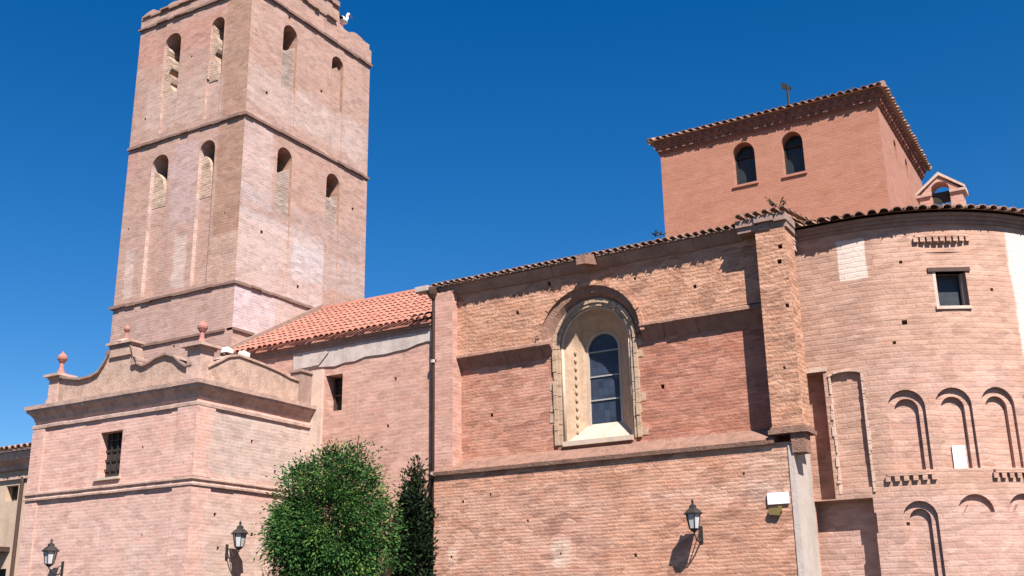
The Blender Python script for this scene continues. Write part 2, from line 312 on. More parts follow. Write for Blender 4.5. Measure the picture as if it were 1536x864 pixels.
def part(name, mb, mat, parent=None, cuts=(), cyl=None, smooth=False, uv=True):
    org = ORG[parent.name] if parent else Vector((0, 0, 0))
    me = bpy.data.meshes.new(name)
    me.from_pydata([Vector(v) - org for v in mb.v], [], mb.f); me.validate()
    bm = bmesh.new(); bm.from_mesh(me); bmesh.ops.recalc_face_normals(bm, faces=bm.faces); bm.to_mesh(me); bm.free()
    me.materials.append(M[mat])
    o = bpy.data.objects.new(name, me); COL.objects.link(o)
    for c in cuts:
        cm = bpy.data.meshes.new('cut'); cm.from_pydata([Vector(v) - org for v in c.v], [], c.f)
        bm = bmesh.new(); bm.from_mesh(cm); bmesh.ops.recalc_face_normals(bm, faces=bm.faces); bm.to_mesh(cm); bm.free()
        cobj = bpy.data.objects.new('cut', cm); COL.objects.link(cobj)
        md = o.modifiers.new('b', 'BOOLEAN'); md.operation = 'DIFFERENCE'; md.solver = 'EXACT'; md.object = cobj; md.use_self = True
        dg = bpy.context.evaluated_depsgraph_get(); dg.update()
        nm = bpy.data.meshes.new_from_object(o.evaluated_get(dg)); o.modifiers.clear()
        old = o.data; o.data = nm; bpy.data.meshes.remove(old); nm.name = name
        bpy.data.objects.remove(cobj); bpy.data.meshes.remove(cm)
    if uv: box_uv(o.data, org, cyl)
    if smooth:
        for p in o.data.polygons: p.use_smooth = True
    if parent: o.parent = parent
    ORG[o.name] = org
    return o
def thing(name, label, cat, loc, group=None, origin=None):
    o = bpy.data.objects.new(name, None); COL.objects.link(o); o.location = loc
    o['label'] = label; o['category'] = cat
    if group: o['group'] = group
    ORG[o.name] = Vector(loc if origin is None else origin)
    return o
def tag(o, label, cat, group=None):
    o['label'] = label; o['category'] = cat
    if group: o['group'] = group
    return o
def arch(cx, hw, z0, zs, n=12, k=1.0):
    """round-headed outline: sill z0, springing z0..zs, rise k*hw"""
    return [(cx-hw, z0), (cx+hw, z0)] + [(cx + hw*math.cos(PI*i/n), zs + k*hw*math.sin(PI*i/n)) for i in range(n+1)]
def jag(pts, step, amp, rnd=random):
    """subdivide an open polyline and roughen it"""
    out = []
    for a, b in zip(pts[:-1], pts[1:]):
        d = math.dist(a, b); n = max(1, int(d/step))
        for i in range(n):
            t_ = i/n; q = (a[0] + (b[0]-a[0])*t_, a[1] + (b[1]-a[1])*t_)
            out.append(q if i == 0 else (q[0] + rnd.uniform(-amp, amp)*.5, q[1] + rnd.uniform(-amp, amp)))
    out.append(pts[-1]); return out
def band(mb, axis, a, b, face, z0, z1, out, depth=.3, step=.4, rag=.02, gap=0.0):
    """projecting course along x ('S', face y) or y ('E', face x), in worn lengths"""
    t_ = a
    while t_ < b - 1e-4:
        e = min(b, t_ + step*random.uniform(.5, 1.5))
        if b - e < .1: e = b
        if random.random() >= gap:
            p = out + random.uniform(-rag, rag); za = z0 + random.uniform(-rag, rag)*.7; zb = z1 + random.uniform(-rag, rag)*.7
            if axis == 'S': mb.box(t_, e, face - p, face + depth, za, zb)
            else: mb.box(face - depth, face + p, t_, e, za, zb)
        t_ = e
def tiles(mb, start, end, up_, L, r=.095, pitch=.22, course=.42, lift=.03, hip=False, hipL=0):
    """barrel tiles: rows side by side from start to end (eave), each running up the slope"""
    start, end, up_ = Vector(start), Vector(end), Vector(up_).normalized()
    al = (end - start); W = al.length; al.normalize(); nrm = al.cross(up_); nrm = nrm if nrm.z > 0 else -nrm
    n = int(W/pitch)
    for i in range(n):
        s_ = (i + .5)*W/n; LL = min(L, (min(s_, W - s_))/max(1e-3, hipL)) if hip else L
        barrel(mb, start + al*s_ + nrm*.01, al, up_, nrm, LL, r, course, lift)
def barrel(mb, base, al, up_, nrm, L, r, course=.42, lift=.03, taper=0.0, jit=True):
    s_ = -random.uniform(0, .05) if jit else 0
    k = 6; first = True
    while s_ < L:
        e = min(L, s_ + course + .05)
        f0, f1 = 1 - taper*max(s_, 0)/L, 1 - taper*e/L
        ra, rb = r*random.uniform(.96, 1.05)*f0, r*.8*f1; off = al*random.uniform(-.008, .008)
        sk_ = random.uniform(-.012, .012)
        vs = []
        for q, (ss, rr, lf) in enumerate(((s_, ra, lift), (e, rb, 0))):
            for j in range(k+1):
                a = PI*j/k; vs.append(base + off + al*(sk_*q) + up_*(ss + (random.uniform(-.012, .012) if j == 0 and q == 0 else 0)) + al*rr*math.cos(a) + nrm*(rr*math.sin(a)*.8 + lf))
        nn = k+1
        fs = [(j, j+1, nn+j+1, nn+j) for j in range(k)]
        if first: # give the exposed eave tile its thickness
            for j in range(k+1):
                a = PI*j/k; vs.append(base + off + up_*ss*0 + up_*s_ + al*(ra-.018)*math.cos(a) + nrm*((ra-.018)*math.sin(a)*.8 + lift))
            for j in range(k+1):
                a = PI*j/k; vs.append(base + off + up_*min(e, s_+.25) + al*(ra-.02)*math.cos(a) + nrm*((ra-.022)*math.sin(a)*.8))
            fs += [(j+1, j, 2*nn+j, 2*nn+j+1) for j in range(k)] + [(2*nn+j, 3*nn+j, 3*nn+j+1, 2*nn+j+1) for j in range(k)]
        mb.add(vs, fs); first = False; s_ += course
S_, E_ = 'S', 'E'
def pocket(mb, x, z, y, r=.05, d=.25):
    r *= random.uniform(.55, 1.0); mb.box(x-r, x+r, y-.2, y+d, z-r*1.1, z+r*1.1)

# ------------------------------------------------------------------ ground
g = MB().box(-2500, 2500, -2500, 2500, -1, 0)
go = part('ground', g, 'ground'); go['kind'] = 'structure'

# ------------------------------------------------------------------ bell tower
TX0, TX1, TY0, TY1 = -25.22, -20.44, 20.39, 26.0
tw = thing('bell_tower', 'tall square brick bell tower with arched belfry openings and broken rim, at the left', 'tower', ((TX0+TX1)/2, (TY0+TY1)/2, 0))
body = MB().prism([(TX0-.1, TY0), (TX1, TY0), (TX1, TY1), (TX0-.1, TY1)], (0,0,0), (1,0,0), (0,1,0), (0,0,9.2))
shaft = MB(); bt = [(TX0-.08, TY0), (TX1, TY0), (TX1, TY1), (TX0-.08, TY1)]; tt = [(TX0+.07, TY0), (TX1, TY0), (TX1, TY1), (TX0+.07, TY1)]
shaft.add([(x, y, 0) for x, y in bt] + [(x, y, 19.9) for x, y in tt], [(3,2,1,0),(4,5,6,7),(0,1,5,4),(1,2,6,5),(2,3,7,6),(3,0,4,7)])
# openings: (face, a0, a1, sill, top)
OPS = [(S_, -24.01, -23.30, 17.0, 19.06), (S_, -22.04, -21.50, 16.95, 19.02), (S_, -24.12, -23.41, 13.4, 15.03), (S_, -22.16, -21.54, 13.3, 15.02),
       (E_, 21.77, 22.40, 17.0, 19.15), (E_, 24.05, 24.63, 17.3, 19.15), (E_, 21.78, 22.41, 13.0, 15.09), (E_, 23.99, 24.62, 13.45, 15.05)]
c1 = MB(); c2 = MB()
for f, a0, a1, z0, z1 in OPS:
    hw = (a1-a0)/2; p = arch((a0+a1)/2, hw, z0, z1-hw)
    if f == S_: c1.prismY(p, TY0-.5, TY0+1.6)
    else: c1.prismX(p, TX1-1.6, TX1+.5)
for a0, a1, z0, z1 in ((-24.12, -23.41, 10.66, 13.5), (-22.16, -21.54, 10.66, 13.4)): c2.box(a0, a1, TY0-.3, TY0+.13, z0, z1)
for a0, a1, z0, z1 in ((-23.95, -23.3, 15.75, 17.1), (-22.1, -21.5, 15.75, 17.05)): c2.box(a0, a1, TY0-.3, TY0+.08, z0, z1)
for a0, a1, z0, z1 in ((21.78, 22.41, 10.5, 13.1), (23.99, 24.62, 10.7, 13.5), (21.77, 22.40, 15.8, 17.1), (24.05, 24.63, 15.8, 17.4)): c2.box(TX1-.025, TX1+.3, a0, a1, z0, z1)
c3 = MB()
for x, z in ((-24.9, 12.9), (-22.8, 18.0), (-24.6, 16.4), (-21.0, 12.6), (-22.6, 9.0)): pocket(c3, x, z, TY0, .045)
for y, z in ((22.9, 11.0), (23.6, 17.6), (21.2, 16.5), (25.3, 14.2), (21.3, 12.2), (22.0, 19.4)): c3.box(TX1-.25, TX1+.2, y-.05, y+.05, z-.05, z+.05)
part('tower_wall', shaft, 'tower', tw, [c2, c1, c3])
for z, o_ in ((9.19, .05), (10.50, .065), (15.50, .07), (19.60, .08)):
    st = MB()
    if z < 9.5:
        band(st, S_, TX0-.12, TX1-.25, TY0, z-.035, z+.04, o_, .2, .5, .015)
        band(st, E_, TY0, TY0+.8, TX1, z-.035, z+.04, o_, .2, .3, .02)
    else:
        band(st, S_, TX0-.1 + (.12 if z > 14 else 0), TX1+.02, TY0, z-.038, z+.042, o_, .2, .45, .022)
        band(st, E_, TY0-.05, TY1+.05, TX1, z-.038, z+.042, o_, .2, .45, .022)
    part('string_course', st, 'string', tw)
rim = MB()
ps = jag([(TX0+.02, 20.1), (-24.7, 20.25), (-24.2, 20.1), (-23.2, 20.35), (-22.6, 20.2), (TX1+.02, 20.4)], .18, .07)
rim.prismY([(TX1+.02, 19.66), (TX0+.02, 19.66)] + ps, TY0+.02, TY0+.5)
pe = jag([(TY0+.5, 21.0), (21.6, 21.15), (23.2, 21.05), (24.36, 21.0), (24.42, 20.45), (24.9, 20.35), (25.3, 20.5), (TY1, 20.42)], .18, .06)
rim.prismX([(TY1, 19.66), (TY0+.5, 19.66)] + pe, TX1-.5, TX1-.04)
rim.box(TX0+.1, TX1-.5, TY0+.5, TY1, 19.9, 20.0)
rim.prismX(jag([(24.42, 19.66), (24.42, 20.1)], .2, 0) + jag([(24.42, 20.1), (26.0, 20.15)], .2, .05) + [(26.0, 19.66)], TX1-.04, TX1+.05)
part('parapet', rim, 'tower', tw)
for bnd in ((E_, TY0+.55, 24.3, TX1-.04, 21.0, 21.12, .10), (E_, 20.9, 24.2, TX1-.04, 20.35, 20.43, .07), (S_, TX0+.1, -22.3, TY0+.02, 20.0, 20.06, .07)):
    cap = MB(); band(cap, *bnd, .3, .35, .045); part('parapet_coping', cap, 'oldtile', tw)
# what is left of the brick that once walled up the openings
def infill(face, pts, d0, d1, mat='infill'):
    m_ = MB()
    if face == S_: m_.prismY(pts, TY0+d0, TY0+d1)
    else: m_.prismX(pts, TX1-d1, TX1-d0)
    part('infill_masonry', m_, mat, tw)
rr = random.Random(3)
infill(S_, [(-24.01, 17.0), (-23.55, 17.0)] + jag([(-23.55, 17.12), (-23.72, 17.35), (-23.64, 17.6), (-23.82, 17.75), (-23.70, 18.0), (-23.74, 18.25), (-23.92, 18.4), (-23.86, 18.55), (-23.98, 18.7)], .09, .06, rr) + [(-24.0, 18.75)], .08, .6)
infill(S_, [(-22.04, 16.95), (-21.68, 16.95)] + jag([(-21.68, 17.2), (-21.76, 17.6), (-21.88, 17.8), (-21.76, 18.0), (-21.78, 18.3), (-21.94, 18.45), (-21.90, 18.7), (-22.0, 18.85)], .09, .05, rr) + [(-22.03, 18.85)], .06, .6)
infill(S_, [(-24.12, 13.4), (-23.45, 13.4)] + jag([(-23.50, 13.5), (-23.62, 13.9), (-23.74, 14.3), (-23.95, 14.5)], .12, .04, rr) + [(-24.1, 14.6)], .12, .6)
infill(S_, [(-22.16, 13.3), (-21.60, 13.3)] + jag([(-21.64, 13.45), (-21.76, 13.9), (-21.82, 14.35), (-22.0, 14.6)], .12, .03, rr) + [(-22.15, 14.62)], .12, .6)
infill(E_, [(21.77, 17.0), (22.40, 17.0)] + jag([(22.40, 18.6), (22.2, 18.45), (22.0, 18.3), (21.77, 18.25)], .15, .05, rr), .10, .45, 'greyinfill')
infill(E_, [(24.12, 17.3), (24.55, 17.3)] + jag([(24.55, 18.6), (24.35, 18.8), (24.12, 18.65)], .12, .03, rr), .05, .45, 'tower')
infill(E_, [(21.78, 13.0), (22.41, 13.0)] + jag([(22.41, 14.55), (22.1, 14.35), (21.78, 14.25)], .15, .05, rr), .08, .45, 'greyinfill')
infill(E_, [(23.99, 13.45), (24.62, 13.45)] + jag([(24.62, 14.4), (24.3, 14.25), (23.99, 14.15)], .15, .05, rr), .08, .45, 'greyinfill')

# stork on the rim
stk = thing('stork', 'small white stork perched on the stepped rim of the tall bell tower', 'bird', (-20.66, 24.72, 20.45))
part('body', MB().ball((-20.66, 24.74, 20.80), .13, .27, .12), 'birdwhite', stk, smooth=True)
part('neck', MB().tube([(-20.66, 24.92, 20.84), (-20.66, 25.02, 20.98), (-20.66, 24.99, 21.08), (-20.66, 25.04, 21.15)], .05, 8, .035), 'birdwhite', stk, smooth=True)
part('head', MB().ball((-20.66, 25.06, 21.16), .05, .065, .05), 'birdwhite', stk, smooth=True)
part('beak', MB().tube([(-20.66, 25.1, 21.16), (-20.66, 25.3, 21.12)], .02, 6, .004), 'birdred', stk)
part('wing', MB().ball((-20.66, 24.58, 20.80), .14, .2, .09), 'birdblack', stk, smooth=True)
for dx in (-.05, .05): part('leg', MB().tube([(-20.66+dx, 24.74, 20.72), (-20.66+dx, 24.72, 20.56), (-20.66+dx, 24.75, 20.40)], .012, 6), 'birdred', stk)

# ------------------------------------------------------------------ nave
nv = thing('nave', 'long brick nave wall under an orange tiled roof, between tower and window block', 'church', (-17, 22, 0))
nc = MB(); nc.box(-17.0, -16.48, 19.9, 20.7, 6.53, 7.43)
nh = MB()
for x, z in ((-15.1, 6.0), (-15.9, 7.75), (-14.6, 7.8), (-16.0, 5.6), (-14.9, 7.1)): pocket(nh, x, z, 20.2, .04)
part('wall', MB().box(-20.42, -13.3, 20.2, 27.0, 0, 8.3), 'nave', nv, [nc, nh])
pb = MB(); pb.prismY(jag([(-18.05, 7.62), (-17.0, 7.66), (-15.5, 7.74), (-13.35, 7.86)], .3, .05) + [(-13.35, 8.2), (-18.05, 8.2)], 20.165, 20.25)
part('plaster_band', pb, 'nplaster', nv)
pp = MB(); pp.prismY([(-17.85, 7.70), (-17.2, 7.72), (-16.9, 8.0), (-17.1, 8.02), (-17.6, 7.86)], 20.13, 20.16); part('plaster_patch', pp, 'nplaster', nv)
part('quoin_strip', MB().box(-17.45, -17.06, 20.13, 20.3, 0, 7.6), 'frame', nv)
wn = part('window', MB().box(-17.02, -16.46, 20.58, 20.64, 6.5, 7.46), 'darkness', nv)
fr = MB(); fr.box(-16.98, -16.94, 20.5, 20.58, 6.53, 7.43); fr.box(-16.54, -16.5, 20.5, 20.58, 6.53, 7.43); fr.box(-16.94, -16.54, 20.5, 20.58, 6.95, 7.0)
part('frame', fr, 'pipe', wn)
ev = MB(); band(ev, S_, -20.4, -13.6, 20.2, 8.12, 8.22, .05, .3, .5, .01); band(ev, S_, -20.4, -13.6, 20.2, 8.22, 8.31, .10, .3, .3, .01)
part('eave_cornice', ev, 'cornice', nv)
EY, EZ, RY, RZ = 20.02, 8.37, 23.92, 10.50
rf = MB(); L = math.hypot(RY-EY, RZ-EZ); upv = Vector((0, RY-EY, RZ-EZ)).normalized()
tiles(rf, (-20.42, EY, EZ), (-13.82, EY, EZ), upv, L, .078, .18, lift=.014)
rf.prismX([(EY+.02, EZ-.05), (RY, RZ-.05), (2*RY-EY, EZ-.05), (2*RY-EY, EZ-.12), (RY, RZ-.14), (EY+.02, EZ-.10)], -20.42, -13.82)
rf2 = MB(); tiles(rf, (-20.42, 2*RY-EY, EZ), (-13.3, 2*RY-EY, EZ), (0, EY-RY, RZ-EZ), L, pitch=.3)
part('roof', rf, 'rooftile', nv)
part('ridge_tiles', MB().tube([(-20.42, RY, RZ+.02), (-17, RY, RZ+.01), (-13.3, RY, RZ+.02)], .11, 8), 'rooftile', nv)
vf = MB(); vf.prismX([(EY, EZ-.02), (RY, RZ+.02), (RY, RZ+.22), (EY, EZ+.16)], -20.43, -20.30); part('verge_flashing', vf, 'cornice', nv)

# ------------------------------------------------------------------ porch block with parapet
PX0, PX1, PY = -22.75, -17.41, 16.48
po = thing('porch', 'square pink brick porch block with moulded cornice and scrolled parapet', 'building', (-20, 18.3, 0))
pc = MB().box(-20.40, -19.68, 16.2, 17.0, 4.83, 5.86)
ph = MB()
for x, z in ((-19.0, 5.4), (-18.8, 3.5)): pocket(ph, x, z, PY, .03)
for y, z in ((18.2, 5.6), (17.35, 3.2), (18.35, 3.55), (17.2, 3.9), (19.0, 5.0)): ph.box(PX1-.2, PX1+.2, y-.04, y+.04, z-.04, z+.04)
part('wall', MB().box(PX0, PX1, PY, 20.19, 0, 6.62), 'porch', po, [pc, ph])
for x0, x1 in ((-17.95, PX1+.035), (PX0-.03, -22.35)):
    for z0, z1 in ((0, 4.46), (4.66, 6.2)): part('corner_pilaster', MB().box(x0, x1, PY-.035, 17.0, z0, z1), 'porch', po)
def mould(mb, prof, x0, x1, y0, y1):
    """run a profile [(out, z)] round the south and east faces of a block, in jointed lengths that sit a little unevenly"""
    n = len(prof)
    def length(fa, fb):
        d, dz = random.uniform(-.008, .008), random.uniform(-.006, .006); vs = []
        for f in (fa, fb):
            for o_, z in prof: vs.append(f(o_ + (d if o_ > 0 else 0), z + dz))
        mb.add(vs, [tuple(range(n))[::-1], tuple(range(n, 2*n))] + [(i, i+1, n+i+1, n+i) for i in range(n-1)] + [(n-1, 0, n, 2*n-1)])
    def cuts_(a, b):
        t_ = [a]
        while t_[-1] < b - .9: t_.append(t_[-1] + random.uniform(.45, .8))
        return t_[1:]
    S = lambda t: (lambda o_, z: (t, y0 - o_, z)); E = lambda t: (lambda o_, z: (x1 + o_, t, z))
    fs_ = [lambda o_, z: (x0 - o_, y0 - o_, z)] + [S(t) for t in cuts_(x0, x1)] + [lambda o_, z: (x1 + o_, y0 - o_, z)]
    for p, q in zip(fs_[:-1], fs_[1:]): length(p, q)
    fe = [lambda o_, z: (x1 + o_, y0 - o_, z)] + [E(t) for t in cuts_(y0, y1)] + [E(y1)]
    for p, q in zip(fe[:-1], fe[1:]): length(p, q)
    length(lambda o_, z: (x0 - o_, y1, z), lambda o_, z: (x0 - o_, y0 - o_, z))
mo = MB(); mould(mo, [(-.02, 6.16), (.05, 6.17), (.055, 6.24), (.02, 6.26), (-.02, 6.27)], PX0, PX1, PY, 20.18)
mould(mo, [(-.02, 6.30), (.02, 6.34), (.04, 6.42), (.11, 6.51), (.165, 6.55), (.17, 6.60), (.205, 6.61), (.215, 6.70), (.18, 6.71), (.0, 6.76), (-.3, 6.78)], PX0, PX1, PY, 20.17)
part('cornice', mo, 'trim', po)
ms_ = MB(); mould(ms_, [(-.02, 4.46), (.06, 4.47), (.065, 4.51), (.035, 4.53), (.035, 4.58), (.07, 4.60), (.07, 4.64), (-.02, 4.67)], PX0, PX1, PY, 20.18)
part('string_course', ms_, 'trim', po)
pw = part('window', MB().box(-20.42, -19.66, 16.70, 16.76, 4.81, 5.88), 'darkness', po)
gr = MB()
for i in range(3): gr.box(-20.22+.2*i, -20.19+.2*i, 16.65, 16.68, 4.83, 5.86)
for i in range(4): gr.box(-20.40, -19.68, 16.655, 16.675, 5.02+.22*i, 5.045+.22*i)
part('grille', gr, 'iron', pw)
part('sill', MB().box(-20.46, -19.62, 16.42, 16.8, 4.77, 4.825), 'stone2', pw)
# parapets
sp = [(-22.55, 7.30), (-22.1, 7.36), (-21.75, 7.28), (-21.4, 7.22), (-21.0, 7.24), (-20.75, 7.32), (-20.55, 7.55), (-20.45, 7.72), (-20.4, 7.86), (-19.75, 7.84), (-19.66, 7.70), (-19.60, 7.52), (-19.48, 7.36), (-19.3, 7.27), (-19.1, 7.30), (-18.85, 7.40), (-18.55, 7.44), (-18.3, 7.36), (-18.1, 7.20), (-17.9, 7.08), (-17.7, 7.1)]
pa = MB().prismY([(-17.7, 6.74), (-22.55, 6.74)] + sp, 16.575, 16.78); part('parapet', pa, 'parapet', po)
def coping(pts, axis, d0, d1, hh=.05):
    loop = pts + [(a, b+hh) for a, b in pts[::-1]]; m_ = MB()
    return m_.prismY(loop, d0, d1) if axis == S_ else m_.prismX(loop, d0, d1)
part('parapet_coping', coping(sp[1:], S_, 16.50, 16.83), 'cornice', po)
ep = [(16.75, 7.05), (17.05, 7.22), (17.35, 7.40), (17.65, 7.48), (18.0, 7.46), (18.5, 7.42), (19.0, 7.36), (19.4, 7.28), (19.7, 7.26), (19.75, 7.42), (20.16, 7.46)]
part('parapet', MB().prismX([(20.16, 6.74), (16.75, 6.74)] + ep, PX1-.26, PX1-.04), 'parapet', po)
part('parapet_coping', coping(ep[:9], E_, PX1-.30, PX1+.0), 'parapet', po)
part('parapet_pier', MB().box(PX1-.3, PX1+.02, 19.72, 20.17, 6.74, 7.5).box(PX1-.34, PX1+.06, 19.68, 20.17, 7.5, 7.56), 'cornice', po)
part('roof', MB().prismX([(16.8, 6.8), (20.15, 6.8), (20.15, 7.2)], PX0+.2, PX1-.3), 'oldtile', po)
def pinnacle(x, y, z, h, hw, sc_=1.0):
    p = MB(); p.box(x-hw*1.15, x+hw*1.15, y-hw*1.15, y+hw*1.15, z, z+.12); p.box(x-hw, x+hw, y-hw, y+hw, z+.12, z+h-.12)
    p.box(x-hw*1.2, x+hw*1.2, y-hw*1.2, y+hw*1.2, z+h-.12, z+h-.06); p.box(x-hw*1.6, x+hw*1.6, y-hw*1.6, y+hw*1.6, z+h-.06, z+h)
    return p
def finial(x, y, z, s=1.0):
    return MB().lathe([(.17*s, 0), (.17*s, .03*s), (.09*s, .07*s), (.055*s, .18*s), (.045*s, .30*s), (.075*s, .335*s), (.115*s, .40*s), (.12*s, .45*s), (.08*s, .52*s), (.03*s, .56*s), (.02*s, .6*s)], (x, y, z), 12)
for x, z, h, s, hw in ((-22.35, 6.76, .72, 1.0, .17), (-17.66, 6.76, .80, 1.0, .20)):
    pn = part('pinnacle', pinnacle(x, 16.72, z, h, hw), 'trim', po)
    part('finial', finial(x, 16.72, z+h, s), 'terracotta', pn, smooth=False)
pn = part('pinnacle', MB().box(-20.42, -19.72, 16.52, 16.82, 7.62, 7.90).box(-20.5, -19.64, 16.46, 16.88, 7.90, 7.96).lathe([(.22, 0), (.2, .04), (.1, .08)], (-20.06, 16.66, 7.96), 10), 'parapet', po)
part('finial', finial(-20.06, 16.66, 8.02, .62), 'terracotta', pn)
part('scroll', MB().prismY([(-19.56 + .10*math.cos(PI*i/8), 7.44 + .10*math.sin(PI*i/8)) for i in range(16)], 16.50, 16.86), 'cornice', po)

# ------------------------------------------------------------------ window block (south transept)
MX0, MX1, MY, PYN = -13.66, -5.62, 20.0, 20.42
tr = thing('transept', 'red brick church block with a big round-arched window, right of the bushy tree', 'church', (-9.7, 22, 0))
lh = MB()
for x, z in ((-10.55, 2.9), (-12.2, 4.2), (-8.9, 2.8), (-13.2, 2.95), (-11.3, 3.6), (-12.9, 4.1), (-6.6, 4.2)): pocket(lh, x, z, MY, .035)
part('lower_wall', MB().box(MX0, MX1, MY, 21.2, 0, 4.72), 'lower', tr, [lh])
part('quoin', MB().prism([(0, 0), (.0, 4.62), (-.1, 4.66), (-.14, 0)], (MX1+.012, MY-.02, 0), (1,0,0), (0,0,1), (0, 1.1, 0)), 'quoin', tr)
ld = MB(); ld.prismX([(MY-.07, 4.70), (MY-.09, 4.78), (PYN+.05, 5.10), (PYN+.05, 4.70)], MX0+.02, -5.95)
ob = part('ledge', ld, 'ledge', tr)
# panel with opening
WX = -9.80
pan = MB().box(-13.3, -5.75, PYN, 21.1, 4.7, 9.0)
wc = MB().prismY(arch(WX, .87, 5.18, 7.26, 16), PYN-.5, PYN+.62)
hh_ = MB()
for x, z in ((-10.68, 8.72), (-8.72, 8.45), (-11.6, 8.2), (-8.3, 6.15), (-12.4, 6.0), (-7.4, 8.1)): pocket(hh_, x, z, PYN, .045)
part('upper_wall', pan, 'panel', tr, [wc, hh_])
# thicker upper masonry, carried on the corbelled band and on the splayed hood of the window
UY = PYN - .16; HO = 1.20
arc_o = [(WX-.04 + HO*math.cos(PI - PI*i/24), 7.36 + HO*.97*math.sin(PI - PI*i/24)) for i in range(25)]
sk = MB().prismY([(-13.25, 7.44), (-10.96, 7.44)] + arc_o[1:-1] + [(-8.60, 7.52), (-5.9, 7.56), (-5.9, 8.95), (-13.25, 8.95)], UY, PYN+.05)
sc1 = MB()
for x, z in ((-10.78, 8.74), (-8.72, 8.50), (-11.6, 8.2), (-7.4, 8.1)): pocket(sc1, x, z, UY, .05)
part('upper_masonry', sk, 'rubble', tr, [sc1])
part('buttress', MB().box(MX0-.02, -13.20, MY+.05, 20.9, 4.75, 8.95), 'buttress', tr)
bcut = MB(); pocket(bcut, -13.5, 6.66, MY, .045)
bt_ = MB()
bt_.box(-5.95, -5.36, MY-.08, 20.5, 4.98, 8.9)
bn = MB(); pocket(bn, -5.52, 8.2, MY-.05, .05); pocket(bn, -5.45, 7.3, MY-.05, .04); pocket(bn, -5.62, 6.1, MY-.05, .03); pocket(bn, -5.48, 8.5, MY-.05, .06)
part('buttress', bt_, 'rubble', tr, [bn])
pcap = MB(); pcap.box(-6.02, -5.28, MY-.14, 20.5, 4.86, 4.94); pcap.box(-5.98, -5.32, MY-.11, 20.5, 4.94, 4.99); pcap.prismX([(MY-.05, 4.5), (MY-.09, 4.86), (20.3, 4.86), (20.3, 4.5)], -5.62, -5.36)
part('buttress_cap', pcap, 'ledge', tr)
def corbel(x0, x1, zt, zb):
    m_ = MB(); t_ = x0; rnd = random.Random(int(x0*100))
    while t_ < x1-.01:
        e = min(x1, t_ + rnd.uniform(.25, .5)); d = rnd.uniform(-.03, .03)
        m_.prismX([(PYN+.02, zb+d), (20.26+d*.5, zt-.10+d*.5), (20.20+d*.5, zt-.06), (20.21+d*.5, zt+d*.4), (PYN+.02, zt+.16+d)], t_, e); t_ = e
    return m_
part('corbelled_band', corbel(-13.2, -10.78, 7.42, 7.08), 'corbelbrick', tr)
part('corbelled_band', corbel(-8.66, -5.96, 7.50, 7.12), 'corbelbrick', tr)
# eave
ce = MB()
def eave_run(mb, x0, x1, dz=0):
    t_ = x0
    while t_ < x1-.01:
        e = min(x1, t_ + random.uniform(.3, .6)); d = random.uniform(-.015, .015)
        mb.prismX([(UY+.02, 8.84+dz+d), (20.20, 8.88+dz+d), (20.12+d, 8.97+dz), (20.06+d, 9.07+dz+d), (PYN+.02, 9.12+dz)], t_, e); t_ = e
eave_run(ce, MX0-.02, -6.3); band(ce, S_, -6.30, -5.32, 20.0, 8.9, 9.03, .10, .5, .3, .02); band(ce, S_, -6.32, -5.30, 20.0, 9.03, 9.17, .17, .5, .3, .02)
part('eave_cornice', ce, 'cornice', tr)
mr = MB(); RSL = Vector((0, 1, .18)).normalized()
tiles(mr, (MX0-.08, 19.98, 9.10), (-6.3, 19.98, 9.10), RSL, 5.0, .07, .165, lift=.012); tiles(mr, (-6.3, 19.80, 9.20), (-5.25, 19.80, 9.20), RSL, 3.0, .07, .165, lift=.012)
mr.prismX([(20.01, 9.10), (24.9, 10.0), (27.8, 9.0), (27.8, 8.9), (24.9, 9.9), (20.01, 9.07)], MX0-.08, -5.4)
part('roof', mr, 'oldtile', tr)
part('back_wall', MB().box(MX0+.06, -5.75, 21.1, 27.8, 0, 9.0), 'buttress', tr)
# big window: surround, orders, splay, glass
def ring(mb, cx, zs, ro, ri, z0, y0, y1, n=24, zr=None):
    out = [(cx-ro, z0)] + [(cx + ro*math.cos(PI - PI*i/n), zs + ro*math.sin(PI - PI*i/n)) for i in range(n+1)] + [(cx+ro, z0)]
    inn = [(cx-ri, z0)] + [(cx + ri*math.cos(PI - PI*i/n), zs + ri*math.sin(PI - PI*i/n)) for i in range(n+1)] + [(cx+ri, z0)]
    for i in range(len(out)-1):
        q = [out[i], out[i+1], inn[i+1], inn[i]]
        mb.prismY(q, y0, y1)
def loft(mb, A, B, ya, yb):
    n = len(A); mb.add([(x, ya, z) for x, z in A] + [(x, yb, z) for x, z in B], [(i, i+1, n+i+1, n+i) for i in range(n-1)])
def aout(cx, r, z0, zs, n=24): return [(cx-r, z0)] + [(cx + r*math.cos(PI - PI*i/n), zs + r*math.sin(PI - PI*i/n)) for i in range(n+1)] + [(cx+r, z0)]
ZS = 7.26
sr = MB()
def pol(r, a): return (WX + r*math.cos(a), ZS + r*math.sin(a))
for ro_, ri_, d0_, nv_ in ((1.0, .915, -.055, 17), (.925, .84, -.02, 17)):
    for i in range(nv_):
        a0, a1 = PI*i/nv_ + .006, PI*(i+1)/nv_ - .006; d = random.uniform(-.010, .010); am_ = (a0+a1)/2; e_ = random.uniform(-.012, .012)
        sr.prismY([pol(ri_, a0), pol(ro_+e_, a0), pol(ro_+e_, am_), pol(ro_+e_, a1), pol(ri_, a1), pol(ri_, am_)], PYN+d0_+d, PYN+.2)
    for s_ in (-1, 1):
        z = 5.16
        while z < ZS-.01:
            e = min(ZS, z + random.uniform(.18, .34)); d = random.uniform(-.010, .010); x_a, x_b = sorted((WX + s_*ri_, WX + s_*(ro_+random.uniform(-.012, .012))))
            sr.box(x_a, x_b, PYN+d0_+d, PYN+.2, z+.006, e-.006); z = e
